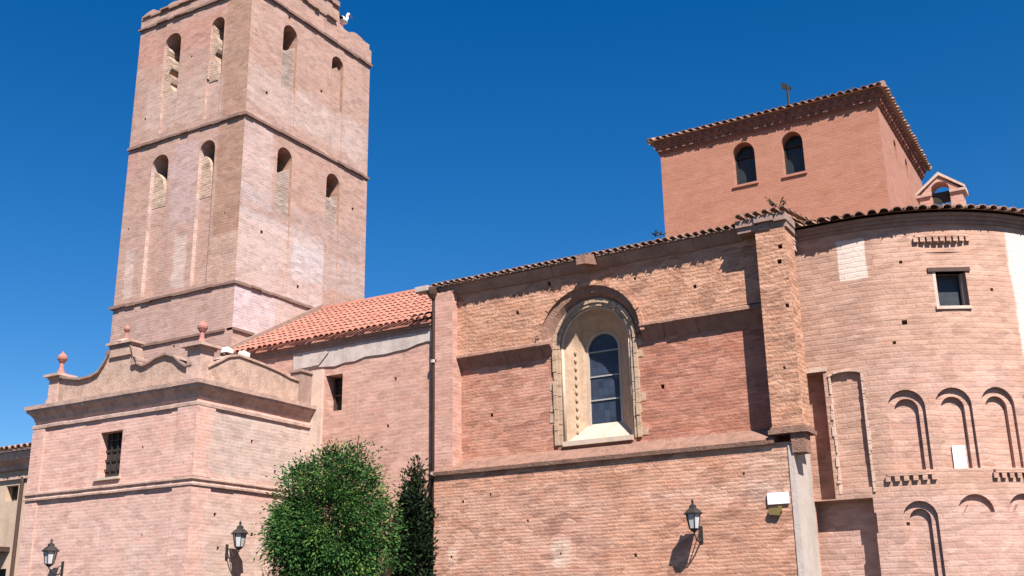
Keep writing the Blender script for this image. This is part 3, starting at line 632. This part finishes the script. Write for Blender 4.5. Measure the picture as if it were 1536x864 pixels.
sr.prismY(aout(WX, .99, 5.17, ZS) + aout(WX, .85, 5.17, ZS)[::-1], PYN+.02, PYN+.19)
for i in (0, 2, 3, 5, 7, 8): # long-and-short quoins keyed into the brick
    z = 5.2 + i*.235
    for s_ in (-1, 1):
        e = .98 + random.uniform(.02, .16); a, b = sorted((WX + s_*.97, WX + s_*e)); sr.box(a, b, PYN-.012, PYN+.1, z, z + random.uniform(.13, .2))
wo = part('window', sr, 'stone', tr)
hd = MB(); arc_i = [(WX + .97*math.cos(PI - PI*i/24), 7.30 + .97*math.sin(PI - PI*i/24)) for i in range(25)]
arc_m = [((p[0]*.45+q[0]*.55), (p[1]*.45+q[1]*.55)) for p, q in zip(arc_o, arc_i)]
loft(hd, arc_o, arc_m, UY-.0, PYN-.13); loft(hd, arc_m, arc_i, PYN-.13, PYN+.02)
part('hood_splay', hd, 'corbelbrick', wo)
hr2 = MB()
for i in range(24):
    q = [arc_o[i], arc_o[i+1]] + [(WX-.04 + (HO+.09)*math.cos(PI - PI*k/24), 7.36 + (HO+.09)*.97*math.sin(PI - PI*k/24)) for k in (i+1, i)]
    d = random.uniform(-.012, .012); hr2.prismY(q, UY-.05+d, UY+.05)
part('hood_mould', hr2, 'rubble', wo)
spl = MB(); loft(spl, aout(WX, .845, 5.2, ZS), aout(WX, .78, 5.22, ZS), PYN+.05, PYN+.09); loft(spl, aout(WX, .78, 5.2, ZS), aout(WX-.03, .41, 5.60, 7.24), PYN+.09, PYN+.48)
part('splay', spl, 'stone', wo)
colm = MB()
for s_ in (-1, 1): colm.tube([(WX + s_*.80, PYN+.05, 5.2), (WX + s_*.80, PYN+.05, 7.28)], .035, 8)
colm.tube([(WX + .80*math.cos(PI*i/20), PYN+.05, 7.28 + .80*math.sin(PI*i/20)) for i in range(21)], .035, 8)
part('colonnette', colm, 'stone2', wo, smooth=True)
bd = MB()
for i in range(11):
    z = 5.45 + i*.175; f = .42
    bd.ball((WX-.60, PYN+.265, z), .035, .03, .05, 8, 5)
part('beading', bd, 'stone', wo)
fri = MB()
n = 24; A = aout(WX-.03, .415, 5.58, 7.24); B = aout(WX-.03, .36, 5.62, 7.24)
for i in range(len(A)-1): fri.prismY([A[i], A[i+1], B[i+1], B[i]], PYN+.47, PYN+.58)
part('frame', fri, 'stone2', wo)
part('sill', MB().prismX([(PYN-.09, 5.12), (PYN-.09, 5.22), (PYN+.09, 5.23), (PYN+.50, 5.63), (PYN+.50, 5.12)], WX-.80, WX+.80), 'stone2', wo)
part('pane', MB().prismY(arch(WX-.03, .38, 5.60, 7.24, 16), PYN+.53, PYN+.56), 'glass', wo)
for z in (6.13, 6.65, 7.2): part('saddle_bar', MB().box(WX-.40, WX+.34, PYN+.505, PYN+.525, z, z+.03), 'leadbar', wo)

# stone water spout
sp_ = MB(); sp_.add([(-9.80, PYN, 8.98), (-9.50, PYN, 8.98), (-9.50, PYN, 9.24), (-9.80, PYN, 9.24), (-9.74, 19.56, 8.80), (-9.54, 19.56, 8.80), (-9.54, 19.56, 9.0), (-9.74, 19.56, 9.0)],
    [(0,1,2,3),(4,7,6,5),(0,4,5,1),(1,5,6,2),(2,6,7,3),(3,7,4,0)])
part('water_spout', sp_, 'ledge', tr)

# ------------------------------------------------------------------ lantern tower over the crossing
DX0, DX1, DY0, DY1 = -8.97, -3.84, 22.8, 27.9
dm = thing('lantern_tower', 'squat square orange brick crossing tower with two arched windows and tiled hip roof', 'tower', (-6.4, 25.35, 9))
dcut = MB(); WINS = [(-6.925, .265, 11.15, 12.2), (-5.785, .245, 11.14, 12.18)]
for cx, hw, z0, z1 in WINS: dcut.prismY(arch(cx, hw, z0, z1-hw*1.15, 12, 1.15), DY0-.3, DY0+.34)
for y in (24.45, 25.75): dcut.prismX(arch(y, .14, 11.62, 12.0, 8), DX1-.5, DX1+.3)
part('wall', MB().box(DX0, DX1, DY0, DY1, 8.2, 12.37), 'dome', dm, [dcut])
for cx, hw, z0, z1 in WINS:
    f = MB(); ou = arch(cx, hw, z0, z1-hw*1.15, 12, 1.15); 
    f.prismY([(cx-hw, z0), (cx-hw+.035, z0), (cx-hw+.035, z1-hw), (cx-hw, z1-hw)], DY0+.20, DY0+.31); f.prismY([(cx+hw-.03, z0), (cx+hw, z0), (cx+hw, z1-hw), (cx+hw-.03, z1-hw)], DY0+.20, DY0+.31); f.box(cx-hw, cx+hw, DY0+.22, DY0+.29, z1-hw-.05, z1-hw)
    fo = part('window', f, 'iron', dm)
    part('pane', MB().prismY(arch(cx, hw+.02, z0-.02, z1-hw*1.15, 12, 1.15), DY0+.28, DY0+.31), 'darkglass', fo)
    part('sill', MB().box(cx-hw-.04, cx+hw+.04, DY0-.04, DY0+.22, z0-.05, z0+.004), 'dome', fo)
for y in (24.45, 25.75): part('window', MB().prismX(arch(y, .15, 11.6, 12.0, 8), DX1-.3, DX1-.27), 'darkness', dm)
dc = MB()
def ringbox(mb, o_, z0, z1): mb.box(DX0-o_, DX1+o_, DY0-o_, DY1+o_, z0, z1)
ringbox(dc, .04, 12.37, 12.42); ringbox(dc, .09, 12.495, 12.545); ringbox(dc, .135, 12.62, 12.67)
i = 0; x = DX0-.02
while x < DX1:
    dc.box(x, x+.10, DY0-.085, DY0+.05, 12.42, 12.495); dc.box(x+.06, x+.16, DY0-.14, DY0+.05, 12.545, 12.62); x += .2
y = DY0-.02
while y < DY1:
    dc.box(DX1-.05, DX1+.085, y, y+.10, 12.42, 12.495); dc.box(DX1-.05, DX1+.14, y+.06, y+.16, 12.545, 12.62); y += .2
ringbox(dc, .055, 12.419, 12.496); ringbox(dc, .105, 12.544, 12.621)
part('cornice', dc, 'friezebrick', dm)
dr = MB(); o_ = .22; ex0, ex1, ey0, ey1, ez = DX0-o_, DX1+o_, DY0-o_, DY1+o_, 12.68; ap = ((ex0+ex1)/2, (ey0+ey1)/2, 13.7)
dr.add([(ex0, ey0, ez), (ex1, ey0, ez), (ex1, ey1, ez), (ex0, ey1, ez), ap], [(3,2,1,0), (0,1,4), (1,2,4), (2,3,4), (3,0,4)])
hr = (ex1-ex0)/2; sl_ = math.hypot(hr, ap[2]-ez)
for a, b, u_ in (((ex0, ey0, ez), (ex1, ey0, ez), (0, hr, ap[2]-ez)), ((ex1, ey0, ez), (ex1, ey1, ez), (-hr, 0, ap[2]-ez)), ((ex1, ey1, ez), (ex0, ey1, ez), (0, -hr, ap[2]-ez)), ((ex0, ey1, ez), (ex0, ey0, ez), (hr, 0, ap[2]-ez))):
    tiles(dr, a, b, u_, sl_, .065, .165, lift=.015, hip=True, hipL=hr/sl_)
part('roof', dr, 'oldtile', dm)
hp = MB()
for c_ in ((ex0, ey0, ez), (ex1, ey0, ez), (ex1, ey1, ez), (ex0, ey1, ez)): hp.tube([Vector(c_) + Vector((0,0,.015)), Vector(ap) + Vector((0,0,.015))], .07, 8)
part('hip_tiles', hp, 'oldtile', dm)
vn = thing('weather_vane', 'dark iron weather vane on top of the orange brick crossing tower', 'weather vane', (ap[0], ap[1], 13.7))
part('pole', MB().tube([(ap[0], ap[1], 13.6), (ap[0], ap[1], 14.66)], .035, 6).ball((ap[0], ap[1], 13.95), .11), 'iron', vn)
part('vane', MB().prismY([(-.14+ap[0], 14.60), (0+ap[0], 14.54), (.07+ap[0], 14.50), (.11+ap[0], 14.56), (.05+ap[0], 14.64), (-.06+ap[0], 14.74), (-.14+ap[0], 14.76)], ap[1]-.02, ap[1]+.02), 'iron', vn)

# ------------------------------------------------------------------ apse
AX, AY, AR = -4.7, 25.1, 4.0
CY = (AX, AY, AR)
aps = thing('apse', 'rounded pale brick apse with blind arcades, small square window and tiled eave', 'church', (-3.5, 23.5, 0))
N = 72
def cyl_prism(r, z0, z1, xw=-5.72, th0=0):
    pts = [(xw, AY - r)] + [(AX + r*math.sin(PI*i/N), AY - r*math.cos(PI*i/N)) for i in range(N+1)] + [(xw, AY + r)]
    return MB().prism(pts, (0,0,z0), (1,0,0), (0,1,0), (0,0,z1-z0))
def rad(u): 
    th = u/AR; n_ = Vector((math.sin(th), -math.cos(th), 0)); t_ = Vector((math.cos(th), math.sin(th), 0)); return th, n_, t_
def rprism(mb, u, pts, d0, d1):
    """outline pts (tangent, z) at arc length u, from depth d0 to d1 below the wall face"""
    th, n_, t_ = rad(u); c = Vector((AX, AY, 0)) + n_*(AR - d0); mb.prism(pts, c, t_, (0,0,1), n_*(d0-d1)); return mb
k1, k2, k3, k4 = MB(), MB(), MB(), MB()
for u in (.97, 1.82, 2.67, 3.52, 4.37, 5.22):
    rprism(k1, u, arch(0, .335, 4.16, 5.34, 14), -.3, .085); rprism(k2, u, arch(0, .215, 4.16, 5.30, 14), -.3, .17)
rprism(k1, .98, arch(0, .30, 0.8, 3.30, 14), -.3, .085); rprism(k2, .98, arch(0, .185, 0.8, 3.28, 14), -.3, .17)
for u in (1.97, 2.9, 3.8):
    rprism(k1, u, [(.33*math.cos(PI*i/14), 3.36 + .33*math.sin(PI*i/14)) for i in range(15)] + [(-.22, 3.36), (-.22*.6, 3.5), (0, 3.55), (.22*.6, 3.5), (.22, 3.36)], -.3, .09)
rprism(k3, 2.07, [(-.31, 7.26), (.33, 7.26), (.33, 7.96), (-.31, 7.96)], -.3, .34)
k8 = MB(); rprism(k8, 2.02, [(-.52, 8.40), (.52, 8.40), (.52, 8.56), (-.52, 8.56)], -.3, .035)
rprism(k8, 2.02, [(-.50, 7.2), (.50, 7.2), (.50, 8.36), (-.50, 8.36)], -.3, .02)
rprism(k4, 1.13, [(-.05, 6.94), (.05, 6.94), (.05, 7.03), (-.05, 7.03)], -.3, .2)
for u, z in ((1.2, 8.2), (2.9, 7.6), (2.6, 4.9), (.75, 3.2), (.9, 6.6)): rprism(k4, u, [(-.03, z-.03), (.03, z-.03), (.03, z+.03), (-.03, z+.03)], -.3, .15)
# tall recesses of the straight bay: shaded slot, panel, lower recess
k5 = MB(); k5.box(-5.75, -5.20, AY-AR-.3, AY-AR+.30, 3.72, 6.19)
k5.box(-5.80, -4.52, AY-AR-.3, AY-AR+.32, -1, 3.70)
k6 = MB().prismY(arch(-4.78, .30, 3.9, 6.06, 8, .25), AY-AR-.3, AY-AR+.07)
k7 = MB().box(-4.52, -4.485, AY-AR-.3, AY-AR+.2, 3.05, 3.42)
part('wall', cyl_prism(AR, 0, 9.0), 'apse', aps, [k5, k6, k7, k8, k1, k2, k3, k4], cyl=CY)
fm = MB(); loop_o = arch(-4.78, .345, 3.78, 6.08, 8, .25); loop_i = arch(-4.78, .295, 3.9, 6.06, 8, .25)
for i in range(2, len(loop_o)-1):
    d = random.uniform(-.012, .008); fm.prismY([loop_o[i], loop_o[i+1], loop_i[i+1], loop_i[i]], AY-AR-.015+d, AY-AR+.06)
for s_ in (-1, 1):
    z = 3.80
    while z < 6.07:
        e = min(6.08, z + random.choice((.06, .13, .2))); x_a, x_b = sorted((-4.78 + s_*.292, -4.78 + s_*(.34 + random.uniform(-.03, .02)))); d = random.uniform(-.014, .008)
        fm.box(x_a, x_b, AY-AR-.012+d, AY-AR+.06, z+.004, e-.004); z = e
fm.box(-5.68, -5.12, AY-AR-.025, AY-AR+.02, 6.19, 6.27)
part('panel_frame', fm, 'frame', aps)
def teeth(u0, u1, z, n_):
    mb = MB()
    for i in range(n_):
        u = u0 + (u1-u0)*i/max(1, n_-1); rprism(mb, u, [(-.045, z-.05), (.045, z-.05), (.045, z+.05), (-.045, z+.05)], -.06, .1)
    for i in range(8):
        u = u0 + (u1-u0)*(i+.5)/8; w_ = (u1-u0)/16+.012; rprism(mb, u, [(-w_, z+.045), (w_, z+.045), (w_, z+.11), (-w_, z+.11)], -.065, .1)
    part('dentil_course', mb, 'apse', aps, cyl=CY)
teeth(.50, 1.30, 4.02, 6); teeth(2.4, 3.3, 4.02, 7); teeth(1.52, 2.52, 8.62, 9)
wf = MB(); th, n_, t_ = rad(2.07)
aw = MB(); rprism(aw, 2.07, [(-.33, 7.24), (.35, 7.24), (.35, 7.98), (-.33, 7.98)], .27, .31); wo2 = part('window', aw, 'darkglass', aps)
f2 = MB(); rprism(f2, 2.07, [(-.31, 7.26), (-.25, 7.26), (-.25, 7.96), (-.31, 7.96)], .02, .25); rprism(f2, 2.07, [(-.33, 7.20), (.35, 7.20), (.35, 7.26), (-.33, 7.26)], -.03, .25); rprism(f2, 2.07, [(.28, 7.262), (.33, 7.262), (.33, 7.96), (.28, 7.96)], .15, .25)
part('frame', f2, 'frame', wo2)
part('lintel', rprism(MB(), 2.07, [(-.40, 7.96), (.42, 7.96), (.42, 8.04), (-.40, 8.04)], -.012, .2), 'pipe', wo2)
# stepped brick cornice below the tiles
co_ = MB()
for o_, z0, z1 in ((.04, 8.94, 9.01), (.09, 9.01, 9.075), (.14, 9.075, 9.14)):
    m_ = cyl_prism(AR+o_, z0, z1, -5.5); co_.add(m_.v, m_.f)
part('cornice', co_, 'cornice', aps)
ar = MB(); RE, ZE, ZA = AR+.29, 9.15, 10.4
cone = [(AX + RE*math.sin(PI*i/N), AY - RE*math.cos(PI*i/N), ZE) for i in range(N+1)]
ar.add(cone + [(AX, AY, ZA)], [(i, i+1, N+1) for i in range(N)])
sl = math.hypot(RE, ZA-ZE)
nt_ = int(PI*RE/.235)
for i in range(nt_):
    th = PI*(i+.5)/nt_; n_ = Vector((math.sin(th), -math.cos(th), 0)); t_ = Vector((math.cos(th), math.sin(th), 0))
    u_ = (Vector((0,0,ZA-ZE)) - n_*RE).normalized(); nr = t_.cross(u_); nr = nr if nr.z > 0 else -nr
    barrel(ar, Vector((AX, AY, ZE)) + n_*RE, t_, u_, nr, sl*.96, .10, .42, .02, .9)
tiles(ar, (-5.5, AY-RE, ZE), (AX, AY-RE, ZE), (0, RE, ZA-ZE), sl, .10, .235, lift=.02)
ar.add([(-5.5, AY-RE, ZE), (AX, AY-RE, ZE), (AX, AY, ZA), (-5.5, AY, ZA)], [(0,1,2,3)])
part('roof', ar, 'oldtile', aps)
brk = MB(); 
for i in range(9): brk.box(-5.72+random.uniform(-.05,.12), -5.45+random.uniform(-.03,.05), 20.6, 21.15, 8.72+i*.06, 8.775+i*.06)
part('broken_brickwork', brk, 'frame', aps)
# white boards on the apse and on the corner
def wall_board(name, label, cat, verts_mb, mat='white'):
    return tag(part(name, verts_mb, mat), label, cat)
nb = MB(); rprism(nb, 1.80, [(-.075, 4.17), (.155, 4.17), (.155, 4.60), (-.075, 4.60)], .13, .165)
wall_board('notice_board', 'blank white upright board inside the middle blind arch of the apse', 'notice', nb)
wall_board('wall_sign', 'small blank white rectangular sign high on the red brick corner', 'sign', MB().box(-6.17, -5.77, 19.955, 19.985, 3.59, 3.80).box(-6.05, -6.02, 19.985, 20.01, 3.64, 3.75).box(-5.92, -5.89, 19.985, 20.01, 3.64, 3.75))
olv = MB().prism([(-6.14, 3.40), (-5.96, 3.38), (-5.94, 3.46), (-6.0, 3.52), (-6.15, 3.52), (-6.17, 3.45)], (0, 19.92, 0), (1,0,0), (0,0,1), (0, .09, 0)).box(-5.98, -5.92, 19.94, 20.01, 3.45, 3.55)
wall_board('junction_box', 'small olive-yellow box fixed just below the white sign', 'box', olv, 'olive')

# bell gable
GX, GY = -3.08, 25.1
bgl = thing('bell_gable', 'little pale bell gable with one arch, rising above the apse eave', 'bell gable', (GX, GY, 10.0))
part('wall', MB().prismY([(-3.56, 9.8), (-2.62, 9.8), (-2.62, 10.87), (GX, 11.29), (-3.56, 10.87)], GY, GY+.4), 'buttress', bgl, [MB().prismY(arch(-3.09, .20, 10.1, 10.95, 12), GY-.3, GY+.8)])
part('cornice', MB().prismY([(-3.63, 10.83), (-3.29, 10.83), (-3.29, 10.89), (-3.63, 10.89)], GY-.05, GY+.45).prismY([(-2.89, 10.83), (-2.55, 10.83), (-2.55, 10.89), (-2.89, 10.89)], GY-.05, GY+.45), 'trim', bgl)
part('gable_coping', MB().prismY([(-3.63, 10.89), (GX, 11.30), (-2.55, 10.89), (-2.55, 10.95), (GX, 11.38), (-3.63, 10.95)], GY-.04, GY+.44), 'frame', bgl)
be = thing('bell', 'small dark bronze bell hanging in the arch of the bell gable', 'bell', (-3.09, GY+.2, 10.48))
part('bell_body', MB().lathe([(.11, 0), (.10, .03), (.075, .09), (.06, .16), (.03, .19)], (-3.09, GY+.2, 10.49), 12), 'bell', be, smooth=True)
part('yoke', MB().box(-3.29, -2.89, GY+.17, GY+.23, 10.69, 10.95).tube([(-3.09, GY+.2, 10.67), (-3.09, GY+.2, 10.95)], .02, 6), 'iron', be)

# ------------------------------------------------------------------ house at the left edge
hs_ = thing('ochre_house', 'ochre rendered house with dark balcony, partly hidden behind the porch block', 'house', (-31, 22, 0))
hcut = MB().box(-27.18, -26.66, 18.7, 19.3, 4.72, 5.12).box(-28.2, -26.78, 18.7, 19.3, 2.0, 3.02)
part('wall', MB().box(-40, -25.2, 19.0, 27, 0, 5.7), 'housewall', hs_, [hcut])
he = MB(); he.prismX([(19.0, 5.48), (18.9, 5.5), (18.88, 5.6), (18.7, 5.75), (18.66, 5.92), (19.0, 5.92)], -40, -25.2); he.box(-40, -25.2, 18.93, 19.0, 5.26, 5.33)
part('eave_cornice', he, 'trim', hs_)
hr_ = MB(); tiles(hr_, (-40, 18.55, 5.96), (-25.1, 18.55, 5.96), (0, 4, .9), 4.4, .1, .24); hr_.prismX([(18.6, 5.93), (23, 6.9), (27.2, 5.93)], -40, -25.1)
part('roof', hr_, 'oldtile', hs_)
for x0, x1, z0, z1 in ((-27.18, -26.66, 4.72, 5.12), (-28.2, -26.78, 2.0, 3.02)): part('window', MB().box(x0-.02, x1+.02, 19.2, 19.25, z0-.02, z1+.02), 'darkness', hs_)
ba = MB().box(-30.5, -26.72, 18.35, 19.0, 3.43, 3.55)
x = -30.48
while x < -26.74: ba.box(x, x+.025, 18.37, 18.395, 3.55, 3.85); x += .1
ba.box(-30.5, -26.72, 18.355, 18.41, 3.85, 3.9)
part('balcony', ba, 'pipe', hs_); hs_.scale.z = 1.055
part('drainpipe', MB().tube([(-26.45, 18.94, 5.3), (-26.45, 18.94, 0)], .05, 8), 'pipe', hs_)

# ------------------------------------------------------------------ wall lamps
def make_lamp(label):
    r_ = thing('wall_lamp', label, 'lamp', (0, 0, 0), 'iron lantern lamps on the brick walls')
    o = -.36
    # local frame: wall face at y = 0, lamp out towards -y, origin at the wall plate foot
    br = MB(); br.box(-.035, .035, -.02, .0, -.16, .16); br.tube([(0, -.02, -.10), (0, -.14, -.14), (0, -.27, -.10), (0, o, .0), (0, o, .05)], .016, 6); br.tube([(0, -.02, .08), (0, -.10, .04), (0, -.20, -.06), (0, -.27, -.10)], .011, 6)
    br.lathe([(.02, .0), (.07, .04), (.09, .06), (.09, .075)], (0, o, .02), 6)
    part('bracket', br, 'iron', r_)
    gl = MB().lathe([(.085, .095), (.135, .36)], (0, o, 0), 6); gp = part('lamp_glass', gl, 'lampglass', r_)
    fr_ = MB()
    for k in range(6):
        a = PI*k/3; fr_.tube([(.092*math.cos(a), o + .092*math.sin(a), .09), (.142*math.cos(a), o + .142*math.sin(a), .365)], .010, 5)
    part('glazing_bars', fr_, 'iron', gp)
    cp = MB().lathe([(.185, .355), (.19, .375), (.10, .46), (.075, .47), (.07, .52), (.03, .54), (.02, .57), (.03, .59), (.008, .64)], (0, o, 0), 6)
    part('lamp_cap', cp, 'iron', r_)
    return r_
def copy_tree(o, parent=None):
    c = o.copy(); COL.objects.link(c)
    if parent: c.parent = parent
    for ch in o.children: copy_tree(ch, c)
    return c
l1 = make_lamp('black iron lantern on the red brick wall below the arched window'); 
l2 = copy_tree(l1); l2['label'] = 'black iron lantern on the south wall of the porch block, near its far edge'
l3 = copy_tree(l1); l3['label'] = 'black iron lantern on the porch block wall beside the bushy tree'
l1.location = (-7.52, 20.0, 3.12); l2.location = (-21.25, PY, 2.90); l3.location = (PX1, 17.6, 3.14); l3.rotation_euler = (0, 0, PI/2)

# ------------------------------------------------------------------ pipes, floodlights
dp = thing('drainpipe', 'brown drainpipe running down the corner between nave wall and window block', 'drainpipe', (-13.74, 20.08, 0))
part('pipe', MB().tube([(-13.74, 20.08, 0), (-13.74, 20.08, 8.75), (-13.72, 20.02, 8.95)], .042, 10), 'pipe', dp, smooth=True)
part('hopper', MB().lathe([(.06, 0), (.12, .1), (.14, .2), (.14, .26)], (-13.74, 20.02, 8.82), 8), 'pipe', dp)
for z in (2, 4.74, 7.3): part('pipe_clip', MB().lathe([(.075, 0), (.075, .07)], (-13.74, 20.08, z), 10).box(-13.75, -13.64, 20.05, 20.11, z, z+.07), 'nplaster', dp)
part('gutter_end', MB().prismX([(19.85, 9.0), (20.05, 8.98), (20.05, 9.12), (19.85, 9.12)], -14.12, -13.76), 'nplaster', dp)
def flood(label, y, z):
    r_ = thing('floodlight', label, 'floodlight', (0, 0, 0), 'floodlights on the porch parapet', origin=(0, 0, 0))
    h = part('housing', MB().prismX([(-.11, .08), (.11, .08), (.11, .17), (-.08, .20)], -.08, .08), 'whitebox', r_)
    part('bracket', MB().tube([(0, 0, 0), (0, 0, .12)], .02, 6).box(-.05, .05, -.1, .1, -.01, .02), 'iron', r_)
    r_.location = (PX1-.16, y, z); return r_
flood('white floodlight on the porch parapet, next to the corner pinnacle', 17.42, 7.45)
flood('white floodlight on the porch parapet, farther from the corner pinnacle', 17.95, 7.47)

# ------------------------------------------------------------------ vegetation
def leaves(mb, pts, size, rnd, droop=.35, asp=.42):
    for p, d in pts:
        n_ = Vector((rnd.gauss(0, 1), rnd.gauss(0, 1), rnd.gauss(.4, .8))).normalized()
        a = (d + Vector((rnd.gauss(0, .5), rnd.gauss(0, .5), rnd.gauss(-droop, .4)))).normalized()
        b = a.cross(n_)
        if b.length < .05: continue
        b.normalize(); s = size*rnd.uniform(.6, 1.4)
        c = Vector(p)
        mb.add([c, c + a*s*.5 + b*s*asp*.5, c + a*s, c + a*s*.5 - b*s*asp*.5], [(0, 1, 2, 3)])
def crown(center, rad_, n_clumps, per, size, seed, clump_r=.32, shell=.55):
    rnd = random.Random(seed); mb = MB(); c = Vector(center); cl = []
    for i in range(n_clumps):
        while True:
            v = Vector((rnd.uniform(-1, 1), rnd.uniform(-1, 1), rnd.uniform(-1, 1)))
            if shell < (abs(v.x)**2.7 + abs(v.y)**2.7 + abs(v.z)**2.7)**(1/2.7) < 1: break
        lump = 1 + .10*math.sin(5*v.x + 3*v.z + seed) + .07*math.sin(9*v.z - 4*v.y)
        q = c + Vector((v.x*rad_[0]*lump, v.y*rad_[1]*lump, v.z*rad_[2]*lump)); cl.append(q)
        pts = []
        cr = clump_r*rnd.uniform(.6, 1.3)
        for j in range(per):
            o_ = Vector((rnd.gauss(0, .5), rnd.gauss(0, .5), rnd.gauss(0, .5)))*cr
            pts.append((q + o_, ((q - c).normalized()*.8 + o_.normalized()*.5)))
        leaves(mb, pts, size, rnd)
    for i in range(int(n_clumps*.22)): # young shoots breaking the outline
        q = rnd.choice(cl); d = ((q - c).normalized() + Vector((rnd.gauss(0, .25), rnd.gauss(0, .25), rnd.uniform(.1, .6)))).normalized(); L_ = rnd.uniform(.2, .5)
        leaves(mb, [(q + d*L_*k/14 + Vector((rnd.gauss(0, .02), rnd.gauss(0, .02), 0)), d) for k in range(15)], size*.85, rnd, 0)
    return mb, cl
def tree(name, label, base, center, rad_, ncl, per, size, seed, leafm, nlimb=14, cat='tree', clump_r=.32, shell=.55):
    t_ = thing(name, label, cat, base)
    mb, cl = crown(center, rad_, ncl, per, size, seed, clump_r, shell)
    rnd = random.Random(seed+1); b = Vector(base); c = Vector(center)
    fork = Vector((b.x + .05, b.y, c.z - rad_[2]*.75))
    part('trunk', MB().tube([b - Vector((0,0,.1)), b.lerp(fork, .5) + Vector((.04, .03, 0)), fork, fork.lerp(c, .6)], .13, 9, .05), 'bark', t_, smooth=True)
    lb = MB()
    for q in rnd.sample(cl, nlimb):
        lb.tube([fork.lerp(c, rnd.uniform(0, .5)), fork.lerp(q, .5) + Vector((0, 0, .15)), q], .035, 5, .010)
    part('limbs', lb, 'bark', t_)
    part('crown', mb, leafm, t_, uv=False)
    return t_
tree('bushy_tree', 'dense round bright green tree in front of the nave wall', (-15.0, 18.0, 0), (-14.90, 18.0, 3.55), (1.18, 1.05, 1.46), 400, 150, .072, 11, 'leaf', 24, clump_r=.27, shell=.42)
tree('dark_shrub', 'tall dark evergreen shrub squeezed between bushy tree and drainpipe', (-14.12, 19.82, 0), (-14.08, 19.82, 2.75), (.36, .26, 2.0), 330, 40, .10, 23, 'darkleaf', 8, 'shrub', .2, .1)
def weed(label, loc, s, seed):
    t_ = thing('weed_tuft', label, 'weed', loc, 'weeds growing on the old eaves')
    rnd = random.Random(seed); mb = MB(); b = Vector(loc); stm = MB()
    for i in range(7):
        tip = b + Vector((rnd.uniform(-1, 1)*s, rnd.uniform(-.4, .4)*s, rnd.uniform(.5, 1.1)*s)); stm.tube([b, b.lerp(tip, .5) + Vector((0,0,.03)), tip], .006, 4)
        leaves(mb, [(b.lerp(tip, rnd.uniform(.3, 1.05)), (tip-b).normalized()) for j in range(16)], s*.28, rnd, 0)
    part('stem', stm, 'bark', t_); part('foliage', mb, 'weed', t_, uv=False)
weed('dark weed tuft on top of the corner buttress beside the apse eave', (-5.45, 19.98, 9.30), .22, 1)
weed('low dark weeds on the roof edge below the crossing tower', (-8.0, 19.95, 9.20), .14, 2)
